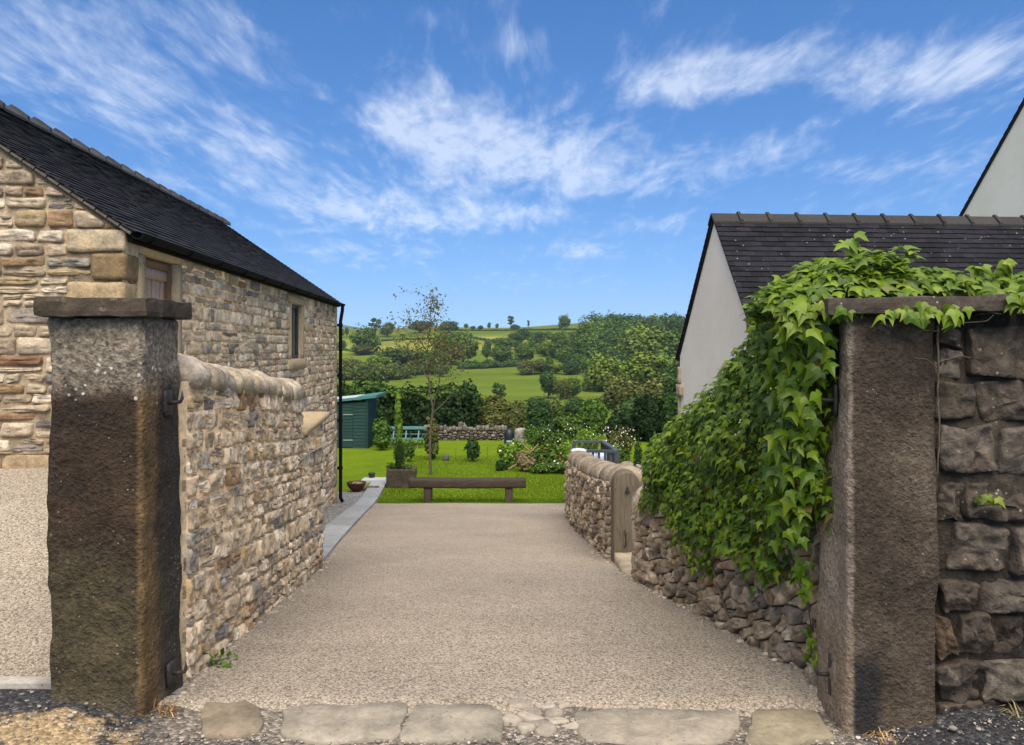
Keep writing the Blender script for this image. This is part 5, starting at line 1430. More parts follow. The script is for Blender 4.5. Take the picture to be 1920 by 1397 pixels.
# hedges and bushes behind the lawn
def hedge(label, u0, u1, vt, d, pal, n, size, name='hedge', depth=1.4, zb=None, seed=0, cat='hedge', wav=.12, group=None, top_pal=None, sp=.8):
    rr = np.random.default_rng(seed + 700); xa, xb = (u0 - HU) * d / F, (u1 - HU) * d / F
    b = float(gz((xa + xb) / 2, d)) - .1 if zb is None else zb
    top = np.atleast_1d(vt); zt = lambda x: EYE - (np.interp(x, np.linspace(xa, xb, len(top)), top) - HV) * d / F
    root = thing(name, label, cat, ((xa + xb) / 2, d, b), group)
    L = []; x = xa
    while x < xb:
        H = (zt(x) - b) * rr.uniform(1 - wav, 1.0)
        L.append((x, d + rr.uniform(-.1, .1) * depth, b + H * .42, sp * rr.uniform(.8, 1.2), depth * .5, H * .52))
        L.append((x + rr.uniform(-.3, .3), d + rr.uniform(-.2, .4), b + H * rr.uniform(.70, .80), sp * rr.uniform(.5, .8), depth * .4, H * .22)); x += sp * .75
    mb = MB(); leaf_blob(mb, L, n, size, pal, rr, QC, up=.3, shell=.45, clump=1.2, cv=.35, seed=seed)
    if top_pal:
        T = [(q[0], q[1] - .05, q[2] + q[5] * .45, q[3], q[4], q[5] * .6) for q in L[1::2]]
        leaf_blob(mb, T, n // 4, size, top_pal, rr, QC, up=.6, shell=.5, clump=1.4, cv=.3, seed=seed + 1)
    part('foliage', mb, M['leaf'], root)
    mb = MB()
    for q in L[::3]: mb.tube([(q[0], q[1], b), (q[0], q[1], q[2]), (q[0] + .1, q[1], q[2] + q[5] * .6)], [.05, .035, .015], 5)
    part('stem', mb, M['bark'], root); return root
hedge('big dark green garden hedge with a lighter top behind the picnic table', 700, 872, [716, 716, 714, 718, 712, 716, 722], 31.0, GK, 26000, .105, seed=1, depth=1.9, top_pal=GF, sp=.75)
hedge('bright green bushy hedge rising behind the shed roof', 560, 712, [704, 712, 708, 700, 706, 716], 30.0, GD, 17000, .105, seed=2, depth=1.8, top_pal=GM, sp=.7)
shrub('tall dark bush at the right end of the big hedge', 882, 806, 716, 56, 31.5, GD, 6500, .10, seed=71)
shrub('olive brown bush over the low drystone wall, right of the hedge', 928, 808, 748, 74, 31.0, GO, 6000, .09, seed=72)
shrub('loose olive shrub behind the covered barbecue', 966, 806, 758, 52, 30.0, GO, 4000, .085, seed=73)
shrub('mid green shrub behind the boulder', 1012, 822, 766, 66, 29.0, GD, 5000, .085, seed=74)
shrub('spreading green bush above the flower bed', 1058, 826, 772, 84, 29.5, GF, 6500, .085, seed=75)
shrub('pale leaved elder bush above the balustrade', 1112, 824, 748, 66, 30.0, GM, 5500, .09, seed=76)
shrub('dark bush left of the white outbuilding', 1216, 836, 748, 92, 28.5, GK, 8000, .095, seed=77)
shrub('dark green bush below the pale leaved elder', 1160, 832, 776, 70, 28.0, GK, 5500, .09, seed=78)
shrub('olive green bush against the corner of the white outbuilding', 1262, 830, 722, 66, 27.0, GD, 6500, .095, seed=79)
# ------------------------------------------------------------------ trees on the hillside: five shapes, copied
def tree_proto(name, pal, lobes, n, leaf, trunk, seed, limbs=5):
    rr = np.random.default_rng(seed); root = thing(name, None, 'tree', (0, 0, 0))
    mb = MB(); leaf_blob(mb, lobes, n, leaf, pal, rr, QC, up=.35, shell=.45, clump=2.0, cv=.34, seed=seed)
    part('crown', mb, M['farleaf'], root)
    mb = MB(); mb.tube([(0, 0, -.05), (0, 0, trunk), (.01, 0, trunk + .25)], [.035, .026, .012], 7)
    for q in np.asarray(lobes)[:limbs]: mb.tube([(0, 0, trunk * .8), tuple(q[:3] * np.array([.5, .5, .8])), tuple(q[:3])], [.018, .012, .005], 5)
    part('trunk', mb, M['farbark'], root); return root
def round_lobes(seed, k=9, w=.5, lo=.04, squash=1.0):
    rr = np.random.default_rng(seed); L = [(0, 0, .50, w * .66, w * .66, .42)]
    for _ in range(k):
        a = rr.uniform(0, 6.28); q = rr.uniform(.15, .30) * 2 * w; z = rr.uniform(lo + .16, .82)
        s = rr.uniform(.13, .27) * (1 if z < .7 else .85)
        L.append((math.cos(a) * q, math.sin(a) * q, z, s * 2 * w, s * 2 * w, s * squash))
    return L
PR = {
 'round': tree_proto('broadleaf_tree', GF, round_lobes(1, 11), 3600, .050, .25, 1),
 'light': tree_proto('broadleaf_tree', GFL, round_lobes(2, 10), 3600, .050, .2, 2),
 'dark': tree_proto('broadleaf_tree', GFD, round_lobes(3, 10), 3600, .050, .25, 3),
 'tall': tree_proto('broadleaf_tree', GF, [(0, 0, .62, .26, .26, .34), (.1, 0, .45, .25, .2, .2), (-.12, .05, .5, .2, .2, .2), (.05, -.1, .8, .18, .18, .16), (-.06, 0, .88, .13, .13, .1), (.16, .05, .66, .18, .18, .15)], 2600, .048, .3, 4),
 'open': tree_proto('broadleaf_tree', GFD, [(-.18, 0, .80, .14, .12, .13), (.12, .05, .88, .16, .14, .11), (.24, 0, .66, .14, .12, .10), (-.2, -.05, .56, .13, .12, .09), (.02, 0, .62, .13, .12, .12), (.1, 0, .42, .2, .16, .10)], 900, .055, .4, 5),
 'bush': tree_proto('broadleaf_tree', GFD, [(0, 0, .45, .46, .4, .45), (-.28, 0, .4, .26, .25, .36), (.28, .05, .38, .26, .25, .36), (.05, -.1, .68, .28, .25, .3)], 2400, .06, .1, 6),
 'olive': tree_proto('broadleaf_tree', GO, round_lobes(7, 10, .5, .1), 3200, .05, .2, 7),
}
USED = set()
def tree(kind, u, vb, vt, w, label, d=None, group=None):
    if d is None: b = hit(u, vb); d = b[1]
    else:
        b = P(u, vb, d)
    h = EYE - (vt - HV) * d / F - b[2]; W = w * d / F * (1.30 if group == WD_ else 1.22 if w > 24 else 1.08)
    h = h * 1.05; sc = (W * 1.02, W * 1.02, h)
    src = PR[kind]
    rz = (u * 1.7) % 6.28
    if kind not in USED:
        USED.add(kind); src.location = b; src.scale = sc; src.rotation_euler = (0, 0, rz); src['label'] = label; o = src
    else: o = copy_thing(src, b, sc, label, rz)
    if group: o['group'] = group
    elif 'group' in o: del o['group']
    return o
SK = 'trees on the skyline'; HS = 'trees on the far hillside'; WD_ = 'woodland trees on the right of the hill'
TR = [
 # skyline
 ('open', 704, 632, 598, 28, 'dark open crowned tree on the left of the skyline, touching a rounder one', SK),
 ('dark', 727, 632, 603, 26, 'dark round tree on the skyline, right of the open crowned one', SK),
 ('dark', 789, 624, 600, 42, 'wide dark tree on the skyline seen through the young brown tree', SK),
 ('dark', 842, 624, 601, 36, 'low domed skyline tree just right of the young brown tree', SK),
 ('tall', 874, 617, 607, 13, 'small round lone tree on the skyline, first right of the domed one', SK),
 ('bush', 887, 617, 611, 9, 'faint tiny bush on the skyline beside the small lone tree', SK),
 ('bush', 901, 618, 610, 11, 'squat dark bush on the skyline', SK),
 ('tall', 917, 618, 605, 12, 'slim upright small tree on the skyline', SK),
 ('tall', 932, 618, 607, 12, 'cone shaped small tree on the skyline, left of the windswept one', SK),
 ('open', 958, 617, 593, 22, 'ragged windswept tree on the middle of the skyline', SK),
 ('bush', 966, 618, 608, 16, 'dark bush at the foot of the ragged windswept tree', SK),
 ('open', 991, 616, 601, 12, 'thin sparse little tree on the skyline, right of the ragged one', SK),
 ('round', 1060, 617, 589, 24, 'lone tall dark tree on the skyline, left of the woodland', SK),
 # left hillside
 ('round', 682, 664, 609, 54, 'big round tree on the left hillside, just right of the downpipe', HS),
 ('olive', 676, 666, 646, 36, 'low olive bush spilling from the foot of the big round tree', HS),
 ('bush', 640, 656, 638, 22, 'dark round bush on the left hillside against the downpipe', HS),
 ('tall', 650, 632, 614, 12, 'small upright tree on the far left slope', HS),
 ('tall', 641, 634, 617, 16, 'small pale tree at the far left, against the blue hill', HS),
 ('light', 707, 706, 666, 56, 'pale green domed tree low on the left hillside', HS),
 ('olive', 656, 708, 670, 64, 'soft olive green tree low on the left hillside, beside the domed one', HS),
 ('dark', 741, 702, 648, 64, 'dark tree behind the left branches of the young brown tree', HS),
 ('round', 792, 700, 654, 76, 'broad dark green tree behind the young brown tree', HS),
 ('round', 868, 684, 618, 62, 'large full green tree right of the young brown tree', HS),
 ('round', 838, 680, 622, 48, 'green tree between the young brown tree and the large full one', HS),
 ('dark', 830, 706, 686, 26, 'small dark bush on the field edge under the young brown tree', HS),
 ('tall', 913, 680, 639, 26, 'narrow dark tree at the left end of the orchard row', HS),
 ('round', 941, 684, 644, 42, 'spreading green tree on two stems in the orchard row', HS),
 ('round', 986, 681, 641, 36, 'round headed dark tree in the orchard row', HS),
 ('round', 945, 655, 631, 40, 'broad low tree behind the orchard row', HS),
 ('dark', 978, 644, 615, 28, 'dark tree high on the hill under the ragged skyline tree', HS),
 ('bush', 962, 638, 624, 16, 'small round bush left of the dark high hillside tree', HS),
 ('dark', 970, 656, 638, 18, 'dark bush between two of the orchard trees', HS),
 ('tall', 1012, 652, 622, 30, 'light green tree in the middle of the upper hill', HS),
 ('round', 1003, 650, 626, 26, 'low green tree on the upper hill left of the light green one', HS),
 ('light', 1028, 668, 640, 36, 'pale brownish green tree before the upper hill trees', HS),
 ('round', 1050, 672, 620, 40, 'tall green tree on the upper hill with a dark base', HS),
 ('olive', 1079, 656, 619, 26, 'brownish tree on the upper hill at the edge of the woodland', HS),
 ('tall', 1030, 700, 668, 24, 'thin pale sapling between two low hedge bushes', HS),
 # bushes in the hedge across the field
 ('olive', 995, 702, 674, 52, 'brown green bush in the field hedge, left one', HS),
 ('bush', 1018, 700, 673, 32, 'dark bush in the field hedge beside the brown green one', HS),
 ('light', 1042, 700, 682, 28, 'low light green bush in the field hedge', HS),
 ('bush', 1072, 702, 669, 40, 'dense dark bush in the field hedge, darkest of the row', HS),
 ('round', 1093, 698, 670, 36, 'mid green bush at the right end of the field hedge', HS),
 # clump in the field
 ('dark', 1028, 746, 694, 36, 'conical dark tree in the clump amid the big field', HS),
 ('olive', 1052, 748, 708, 34, 'olive bush in the clump in the middle of the field', HS),
 ('round', 1074, 746, 706, 32, 'green bush at the right of the clump in the field', HS),
 ('open', 936, 766, 720, 36, 'thin ragged sapling leaning over the near edge of the field', HS),
]
WT = [
 ('round', 1112, 664, 602, 62, 'rounded woodland tree at the left end of the wood', None),
 ('round', 1150, 650, 598, 56, 'bumpy topped skyline tree, second from the left end of the wood', None),
 ('dark', 1186, 640, 587, 56, 'tallest dark tree on the skyline of the wood', None),
 ('dark', 1216, 640, 592, 44, 'dark skyline tree right of the tallest one', None),
 ('round', 1246, 650, 603, 50, 'skyline woodland tree left of the white gable', None),
 ('dark', 1275, 650, 588, 48, 'dark skyline tree touching the verge of the white outbuilding', None),
 ('round', 1180, 670, 608, 56, 'mid green tree inside the wood, under the skyline', None),
 ('round', 1108, 682, 622, 60, 'soft blue green tree at the front left of the wood', None),
 ('dark', 1142, 676, 618, 44, 'bluish dark tree behind the front left of the wood', None),
 ('light', 1202, 690, 612, 96, 'largest yellowish green tree in front of the wood', None),
 ('round', 1262, 690, 614, 76, 'full green tree in the wood beside the white outbuilding', None),
 ('dark', 1162, 692, 656, 36, 'small dark purple green bush at the foot of the wood', None),
 ('light', 1128, 748, 664, 72, 'domed olive topped tree in front of the wood', 150),
 ('light', 1220, 730, 660, 92, 'bright bushy tree below the largest yellowish one', 130),
 ('dark', 1266, 740, 676, 54, 'dark tree close to the corner of the white outbuilding', 120),
 ('olive', 1170, 790, 700, 86, 'olive crowned tree low in the valley, right of the field', 80),
 ('dark', 1118, 790, 744, 56, 'dark low tree at the right edge of the field bottom', 85),
 ('olive', 1240, 800, 704, 88, 'brownish green tree in the valley left of the outbuilding corner', 70),
 ('dark', 1200, 806, 740, 80, 'deep green bush in the valley below the olive crowned tree', 60),
 ('dark', 1078, 782, 744, 40, 'small dark tree at the bottom of the field', 90),
 ('dark', 1010, 790, 742, 44, 'rounded dark tree at the bottom of the field, behind the boulder', 90),
 ('olive', 905, 790, 742, 60, 'olive tree at the field bottom, right of the garden hedge', 80),
]
for k, u, vb, vt, w, lab, g in TR: tree(k, u, vb, vt, w, lab, None, g)
for k, u, vb, vt, w, lab, d in WT: tree(k, u, vb, vt, w, lab, d, WD_)

# field hedgerows
def hedgerow(label, pts, hpx, pal, n, size, seed):
    rr = np.random.default_rng(seed); H = [hit(u, v) for u, v in pts]; L = []
    for a, b in zip(H[:-1], H[1:]):
        m = max(2, int(np.linalg.norm(b - a) / 2.5))
        for k in range(m):
            q = a + (b - a) * k / m; q[2] = float(gz(q[0], q[1])); h = hpx * q[1] / F * rr.uniform(.6, 1.15)
            L.append((q[0], q[1], q[2] + h * .45, 2.2, 1.0, h * .55))
    root = thing('hedgerow', label, 'hedge', tuple(H[0]), 'hedgerows across the far fields'); mb = MB(); leaf_blob(mb, L, n, size, pal, rr, QC, shell=.5, seed=seed); part('foliage', mb, M['farleaf'], root)
hedgerow('dark straight hedgerow under the orchard trees, along the top of the big field', [(872, 692), (900, 691), (935, 689), (978, 686)], 14, GFD, 5000, .45, 1)
hedgerow('long thin hedgerow along the crest of the hill', [(848, 620), (900, 620.5), (960, 620), (1020, 619), (1110, 619)], 3.5, GFD, 4000, .5, 2)
hedgerow('hedgerow below the yellow field on the left hill', [(700, 641), (740, 638), (800, 636), (860, 634), (880, 630)], 4, GFD, 3000, .45, 3)
hedgerow('short hedgerow slanting down from the crest by the yellow field', [(872, 632), (900, 637), (925, 641)], 4, GFD, 1500, .4, 4)
hedgerow('hedgerow across the left hillside at the foot of the big round tree', [(632, 657), (655, 658), (690, 663), (735, 668)], 5, GF, 2500, .4, 5)
hedgerow('dark hedge bank behind the young brown tree, above the big field', [(735, 706), (770, 704), (820, 700)], 26, GFD, 5000, .4, 6)

# the mass of the wood between the trees that stand out
rr = np.random.default_rng(44); L = []
for u0, u1, v0, v1, n, h0, h1 in ((1100, 1300, 626, 690, 60, 26, 46), (1105, 1300, 612, 630, 22, 12, 22), (1140, 1300, 690, 720, 20, 26, 44)):
    for _ in range(n):
        u, v = rr.uniform(u0, u1), rr.uniform(v0, v1); b = hit(u, v); h = rr.uniform(h0, h1) * b[1] / F; w = h * rr.uniform(.45, .7)
        L.append((b[0], b[1], b[2] + h * .5, w, w, h * .52)); L.append((b[0] + w * rr.uniform(-.5, .5), b[1], b[2] + h * .8, w * .5, w * .5, h * .25))
mb = MB(); leaf_blob(mb, L, 30000, .75, GF + GFD, rr, QC, up=.4, shell=.4, clump=1.0, cv=.4, seed=44)
tag(part('woodland', mb, M['farleaf']), 'dense mixed woodland covering the right of the hill', 'woodland', kind='stuff')
def scrub(label, pts, n, size, pal, seed, h0, h1):
    rr = np.random.default_rng(seed); L = []
    for a, b in zip(pts[:-1], pts[1:]):
        m = max(2, int(abs(b[0] - a[0]) / 7))
        for k in range(m):
            q = hit(a[0] + (b[0] - a[0]) * k / m + rr.uniform(-3, 3), a[1] + (b[1] - a[1]) * k / m + rr.uniform(-2, 2)); h = rr.uniform(h0, h1) * q[1] / F; w = h * rr.uniform(.5, .9)
            L.append((q[0], q[1], q[2] + h * .45, w, w, h * .52))
            L.append((q[0] + rr.uniform(-.5, .5) * w, q[1], q[2] + h * .8, w * .5, w * .5, h * .26))
    root = thing('hedgerow', label, 'hedge', (L[0][0], L[0][1], L[0][2]), 'hedgerows across the far fields'); mb = MB(); leaf_blob(mb, L, n, size, pal, rr, QC, shell=.5, seed=seed); part('foliage', mb, M['farleaf'], root)
scrub('broad overgrown hedge of bushes low on the left hillside above the garden hedge', [(628, 712), (680, 712), (730, 712), (770, 708)], 9000, .42, GF + GO, 51, 18, 34)
scrub('overgrown hedge running down between the upper hill trees', [(995, 652), (1020, 664), (1050, 674), (1090, 684), (1110, 690)], 6000, .5, GF, 52, 12, 26)
scrub('line of bushes along the bottom edge of the big field', [(900, 784), (960, 786), (1030, 786), (1100, 784)], 9000, .26, GF + GO, 53, 20, 38)
scrub('bushy hedge high on the hill under the lone skyline tree', [(960, 634), (1010, 636), (1060, 634), (1100, 632)], 4000, .55, GFD + GF, 54, 7, 15)
# ------------------------------------------------------------------ ivy over the right wall
r = np.random.default_rng(900)
iv = thing('ivy', 'thick glossy green ivy pouring over the right wall and gatepost', 'ivy', (1.25, 4.4, .3))
KY = np.array([5.95, 5.6, 5.2, 4.6, 4.1, 3.8, 3.5, 3.2])
ZT = np.array([.52, .76, .95, 1.20, 1.50, 1.70, 1.77, 1.78])
ZB = np.array([.36, .30, .27, .27, .32, .40, .50, .74])
BU = np.array([.03, .07, .10, .14, .17, .19, .20, .16])
def wx(y): return np.interp(y, [3.2, 3.545, 6.32], [1.42, 1.393, 1.0])
def surf(y, q):
    """q 0..1 from the ragged lower hem up the face, 1..2 over the top towards the garden"""
    zt, zb, bu = np.interp(y, KY[::-1], ZT[::-1]), np.interp(y, KY[::-1], ZB[::-1]), np.interp(y, KY[::-1], BU[::-1])
    hem = .16 * vnoise(np.column_stack([y * 3.2, 0 * y, 0 * y]), 4) + .07 * vnoise(np.column_stack([y * 9, 0 * y + 3, 0 * y]), 5)
    zb = zb + hem
    qf = np.clip(q, 0, 1); qt = np.clip(q - 1, 0, 1)
    bulge = bu * (.25 + .75 * np.sin(np.pi * np.clip(qf * .80 + .12, 0, 1)) ** .8)
    x = wx(y) - bulge
    z = zb + (zt - zb) * qf ** .9
    ang = qt * np.pi * .75
    rad = .16 + .1 * sstep(5.5, 4, y)
    x = np.where(q > 1, wx(y) - bulge + rad * (1 - np.cos(ang)) * 1.4, x); z = np.where(q > 1, zt + .13 * np.sin(ang) * 1.0 - .15 * qt, z)
    return np.column_stack([x, y, z])
def surf_n(y, q):
    e = 1e-3
    a = surf(y + e, q) - surf(y - e, q); b = surf(y, q + e) - surf(y, q - e)
    n = np.cross(a, b); n = n / (np.linalg.norm(n, axis=1, keepdims=True) + 1e-12)
    n[n[:, 0] * (q < 1) > 0] *= -1
    n[(n[:, 2] < 0) & (q >= 1)] *= -1
    return n
IV = [(3, (.062, .118, .003)), (3, (.098, .168, .005)), (2, (.15, .222, .009)), (1, (.20, .27, .02)), (2, (.030, .066, .003)), (.12, (.16, .12, .03))]
IVT = [(3, (.115, .18, .010)), (2, (.16, .235, .016)), (1, (.21, .27, .026)), (1, (.07, .13, .008))]  # paler leaves for the top: light from above put into their colour
LS, LF = ivy_leaf(); LS = LS * np.array([.86, 1.08, 1.25])
def ivy_leaves(mb, pos, nrm, tip, size, cols):
    put_leaves(mb, None, LS, LF, pos, nrm, tip, size, cols)
mb = MB()
N = 15000
y = 3.16 + (5.95 - 3.16) * r.random(N) ** 1.25; q = r.random(N) * 1.62
p = surf(y, q); n = surf_n(y, q)
lump = fnoise(p * np.array([5, 5, 4.2]), 12, 2)
p = p + n * (lump * .055 + r.uniform(-.13, .045, N))[:, None]
top = sstep(.8, 1.1, q)
nr = n * .75 + np.array([-.12, -.30, .80]) + r.normal(size=(N, 3)) * .46
tip = np.column_stack([r.normal(0, .5, N), r.normal(-.05, .35, N), -1 + .4 * r.random(N)]) + n * .55
sz = .021 + .038 * r.random(N) ** 1.6 * np.interp(y, [3.2, 6], [1.0, .80])
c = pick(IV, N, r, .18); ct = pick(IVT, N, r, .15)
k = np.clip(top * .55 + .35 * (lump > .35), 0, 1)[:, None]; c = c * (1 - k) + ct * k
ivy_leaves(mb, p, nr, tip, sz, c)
# mound along the top of the front wall and behind the coping
N = 5200
x = 1.10 + (3.3 - 1.10) * r.random(N) ** 1.15; a = r.uniform(-.28, .8, N) * np.pi
hmul = np.interp(x, [1.05, 1.25, 1.6, 1.75, 1.95, 2.3, 3.3], [.55, .9, 1.12, 1.0, .95, .9, .85]) * (1 + .16 * vnoise(np.column_stack([x * 4.5, 0 * x, 0 * x]), 7))
cy, cz, ry, rz2 = 3.40, 1.60, .33, .20
p = np.column_stack([x, cy - np.cos(a) * ry, cz + np.sin(a) * rz2 * hmul])
p[:, 1] = np.where(np.sin(a) < 0, np.minimum(p[:, 1], 3.4), p[:, 1])
n = np.column_stack([0 * x - .1, -np.cos(a), np.sin(a)])
lump = fnoise(p * 6, 22, 2)
p = p + n * (lump * .05 + r.uniform(-.07, .03, N))[:, None]
keep = ~((p[:, 2] < 1.71 + .022 * (x - 1.2)) & (p[:, 1] < 3.5) & (x > 1.22))
p, n, lump = p[keep], n[keep], lump[keep]; N = len(p)
nr = n * .7 + np.array([0, -.35, .75]) + r.normal(size=(N, 3)) * .34
tip = np.column_stack([r.normal(0, .6, N), r.normal(-.5, .4, N), r.normal(-.6, .3, N)])
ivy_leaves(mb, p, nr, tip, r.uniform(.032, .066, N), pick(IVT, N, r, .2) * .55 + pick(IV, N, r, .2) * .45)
# leaves hanging round the top of the gatepost and over the coping
def spray(c, spread, n, s0, s1, pal, nd=(-.3, -.8, .4)):
    p = np.asarray(c) + r.normal(size=(n, 3)) * np.asarray(spread)
    ivy_leaves(mb, p, np.asarray(nd) + r.normal(size=(n, 3)) * .3, np.column_stack([r.normal(0, .5, n), r.normal(0, .2, n), -np.ones(n)]), r.uniform(s0, s1, n), pick(pal, n, r, .18))
spray((1.215, 3.12, 1.56), (.03, .05, .07), 90, .04, .075, IV)
spray((1.185, 3.20, 1.40), (.03, .06, .10), 110, .04, .075, IV)
spray((1.18, 3.26, 1.18), (.03, .06, .13), 120, .04, .075, IV)
spray((1.19, 3.32, .92), (.03, .06, .12), 120, .04, .075, IV)
spray((1.27, 3.0, 1.655), (.06, .03, .015), 30, .035, .06, IVT)
spray((1.56, 2.92, 1.64), (.07, .012, .018), 26, .035, .06, IVT)
spray((1.93, 2.92, 1.70), (.05, .012, .02), 14, .035, .06, IVT)
spray((1.44, 2.925, 1.63), (.03, .01, .01), 7, .03, .05, IVT)
spray((1.845, 3.0, .915), (.018, .006, .012), 5, .028, .042, IVT, (0, -1, .2))
spray((1.25, 3.36, .52), (.015, .03, .05), 18, .03, .06, IV); spray((1.31, 3.36, .19), (.012, .03, .05), 12, .025, .045, IV)
# loose shoots standing up
for (u, v, d, du, dv) in ((1592, 450, 3.35, -18, 46), (1610, 470, 3.35, 20, 34), (1690, 485, 3.4, 4, 22), (1880, 492, 3.3, 26, 22), (1465, 520, 3.7, 26, 25), (1835, 498, 3.4, -14, 20), (1420, 556, 3.9, 20, 24), (1600, 440, 3.35, -6, 30)):
    t = P(u, v, d); b = P(u - du * .4, v + dv * 1.6, d + .05)
    for s in np.linspace(0, 1, 5):
        pp = b + (t - b) * s; spray(pp, (.016, .016, .008), 2, .04, .075, IVT, (0, -.7, .6))
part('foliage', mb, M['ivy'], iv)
mb = MB()
def vine(pts, r0, r1):
    P_ = np.array(pts, float); L = np.linspace(0, len(P_) - 1, len(P_) * 5); q = np.column_stack([np.interp(L, np.arange(len(P_)), P_[:, i]) for i in range(3)])
    q = q + .006 * np.column_stack([vnoise(q * 30, 1), vnoise(q * 30, 2) * .3, vnoise(q * 30, 3)]); mb.tube(q, np.linspace(r0, r1, len(q)), 5)
vy = 2.995
vine([P(1757, 610, 2.99), P(1760, 680, 2.985), P(1758, 740, 2.985), P(1762, 800, 2.985), P(1757, 900, 2.985)], .0045, .003)
vine([P(1758, 690, 2.985), P(1738, 676, 2.985), P(1716, 668, 2.985)], .003, .0015); vine([P(1760, 622, 2.985), P(1730, 618, 2.982), P(1706, 628, 2.982)], .003, .0015)
vine([P(1760, 680, 2.985), P(1800, 668, 2.98), P(1820, 672, 2.98)], .003, .0015); vine([P(1762, 830, 2.985), P(1800, 826, 2.975), P(1840, 800, 2.975)], .003, .0015)
vine([P(1762, 610, 2.985), P(1800, 606, 2.975), P(1850, 600, 2.975), P(1862, 590, 2.96)], .003, .0018); vine([P(1650, 606, 2.97), P(1670, 612, 2.97), P(1690, 606, 2.96)], .003, .002)
vine([(1.40, 3.36, .1), (1.30, 3.6, .5), (1.28, 3.8, 1.0), (1.25, 4.0, 1.4)], .012, .006); vine([(1.36, 3.8, -.05), (1.22, 4.3, .35), (1.18, 4.6, .9)], .010, .004)
vine([(1.25, 4.4, -.1), (1.17, 4.7, .3), (1.12, 5.0, .6)], .009, .004); vine([(1.32, 3.45, .55), (1.31, 3.42, .35), (1.33, 3.42, .1)], .004, .002)
part('stem', mb, M['bark'], iv, True)

# ------------------------------------------------------------------ weeds
def weed(label, c, n, size, pal, sp, name='weed', mt='leaf'):
    root = thing(name, label, 'weed', tuple(c)); m = MB(); p = np.asarray(c) + r.normal(size=(n, 3)) * np.asarray(sp) + [0, 0, sp[2]]
    put_leaves(m, None, QL[0], QL[1], p, r.normal(size=(n, 3)) * .6 + [0.2, -.5, .8], r.normal(size=(n, 3)) + [0, 0, .6], r.uniform(.5, 1.2, n) * size, pick(pal, n, r, .2)); part('foliage', m, M[mt], root)
    m = MB(); m.tube([np.asarray(c) - [0, 0, .02], np.asarray(c) + [0, 0, sp[2]]], .003, 5); part('stem', m, M['bark'], root)
weed('small dark green weed at the foot of the pale rubble wall', (-1.435, 3.74, -.045), 40, .045, GM, (.03, .035, .02))
ST = [(2, (.30, .17, .07)), (1, (.38, .26, .13)), (1, (.20, .11, .05))]
def tuft(label, c, n, L, sp, pal, group=None):
    m = MB(); c = np.asarray(c)
    for _ in range(n):
        b = c + r.normal(size=3) * np.array([sp, sp, 0]); d = np.array([r.normal() * .8, r.normal() * .8, r.uniform(.3, 1)]); d /= np.linalg.norm(d); l = L * r.uniform(.5, 1.2); s = np.cross(d, [0, 0, 1.]); s = s / (np.linalg.norm(s) + 1e-6) * .003
        col = np.array(pal[r.integers(len(pal))][1]) * r.uniform(.7, 1.2); e = b + d * l + [0, 0, -l * .3]; mid = b + d * l * .55
        m.add(np.array([b - s, b + s, mid + s * .7, mid - s * .7, e]), [np.array([(0, 1, 2, 3)]), np.array([(3, 2, 4)])], col)
    tag(part('grass_tuft', m, M['straw'], None, loc=c), label, 'grass tuft', group)
tuft('dry orange grass tuft at the corner of the left gatepost', (-1.42, 3.16, .0), 70, .07, .022, ST)
tuft('scrap of dry brown leaves at the foot of the right gatepost', (1.42, 2.965, .0), 60, .05, .03, ST)
tuft('thin grass at the foot of the dark wall by the right edge', (1.98, 2.98, .07), 40, .09, .03, [(1, (.17, .16, .05)), (1, (.25, .2, .09))])

# grass blades where the lawn meets the drive
m = MB(); N = 52000
yy = 15.35 + 8.5 * r.random(N) ** 2.2; xx = r.uniform(-3.2, 1.3, N)
xx = np.where(yy < 15.6, r.uniform(-2.7, 1.2, N), xx)
ok = (xx > kerbR(yy) + .02); xx, yy = xx[ok], yy[ok]; N = len(xx)
b = np.column_stack([xx, yy, gz(xx, yy) - .015]); d = np.column_stack([r.normal(size=N) * .35, r.normal(size=N) * .35, np.ones(N)]); h = r.uniform(.02, .045, N)[:, None]
s = np.column_stack([r.normal(size=N), r.normal(size=N), 0 * xx]); s = s / np.linalg.norm(s, axis=1, keepdims=True) * .006
A = np.stack([b - s, b + s, b + d * h], 1).reshape(-1, 3)
m.add(A, [np.arange(3 * N).reshape(-1, 3)], np.repeat(pick([(2, (.075, .135, .006)), (2, (.11, .175, .008)), (1, (.15, .215, .015)), (.7, (.055, .10, .005))], N, r, .2), 3, 0))
tag(part('grass', m, M['leaf']), 'short mown grass blades along the near edge of the lawn', 'grass', kind='stuff')
# ------------------------------------------------------------------ sky, sun, air, camera
W = bpy.data.worlds.new('World'); S.world = W; W.use_nodes = True
t = NT(W.node_tree); t.n.clear()
SUN_EL, SUN_AZ = 58.0, 176.0        # azimuth clockwise from the view direction: high behind the camera
out = t.new('ShaderNodeOutputWorld'); bg = t.new('ShaderNodeBackground'); t.l.new(bg.outputs[0], out.inputs[0])
D = t.new('ShaderNodeTexCoord').outputs['Generated']; t.co = D
lift = t.new('ShaderNodeVectorMath', operation='ADD'); t.set(lift.inputs[0], D); lift.inputs[1].default_value = (0, 0, .10)
nrm_ = t.new('ShaderNodeVectorMath', operation='NORMALIZE'); t.set(nrm_.inputs[0], lift.outputs[0])
sky = t.new('ShaderNodeTexSky', {'Vector': nrm_.outputs[0]}, sky_type='NISHITA', sun_disc=False, sun_elevation=R(SUN_EL), sun_rotation=R(SUN_AZ), altitude=200, air_density=1.0, dust_density=.25, ozone_density=3.0)
dx, dy_, dz = xyz(t, D)
zc = t.math('MAXIMUM', dz, .03)
pz = t.math('ADD', zc, .10)
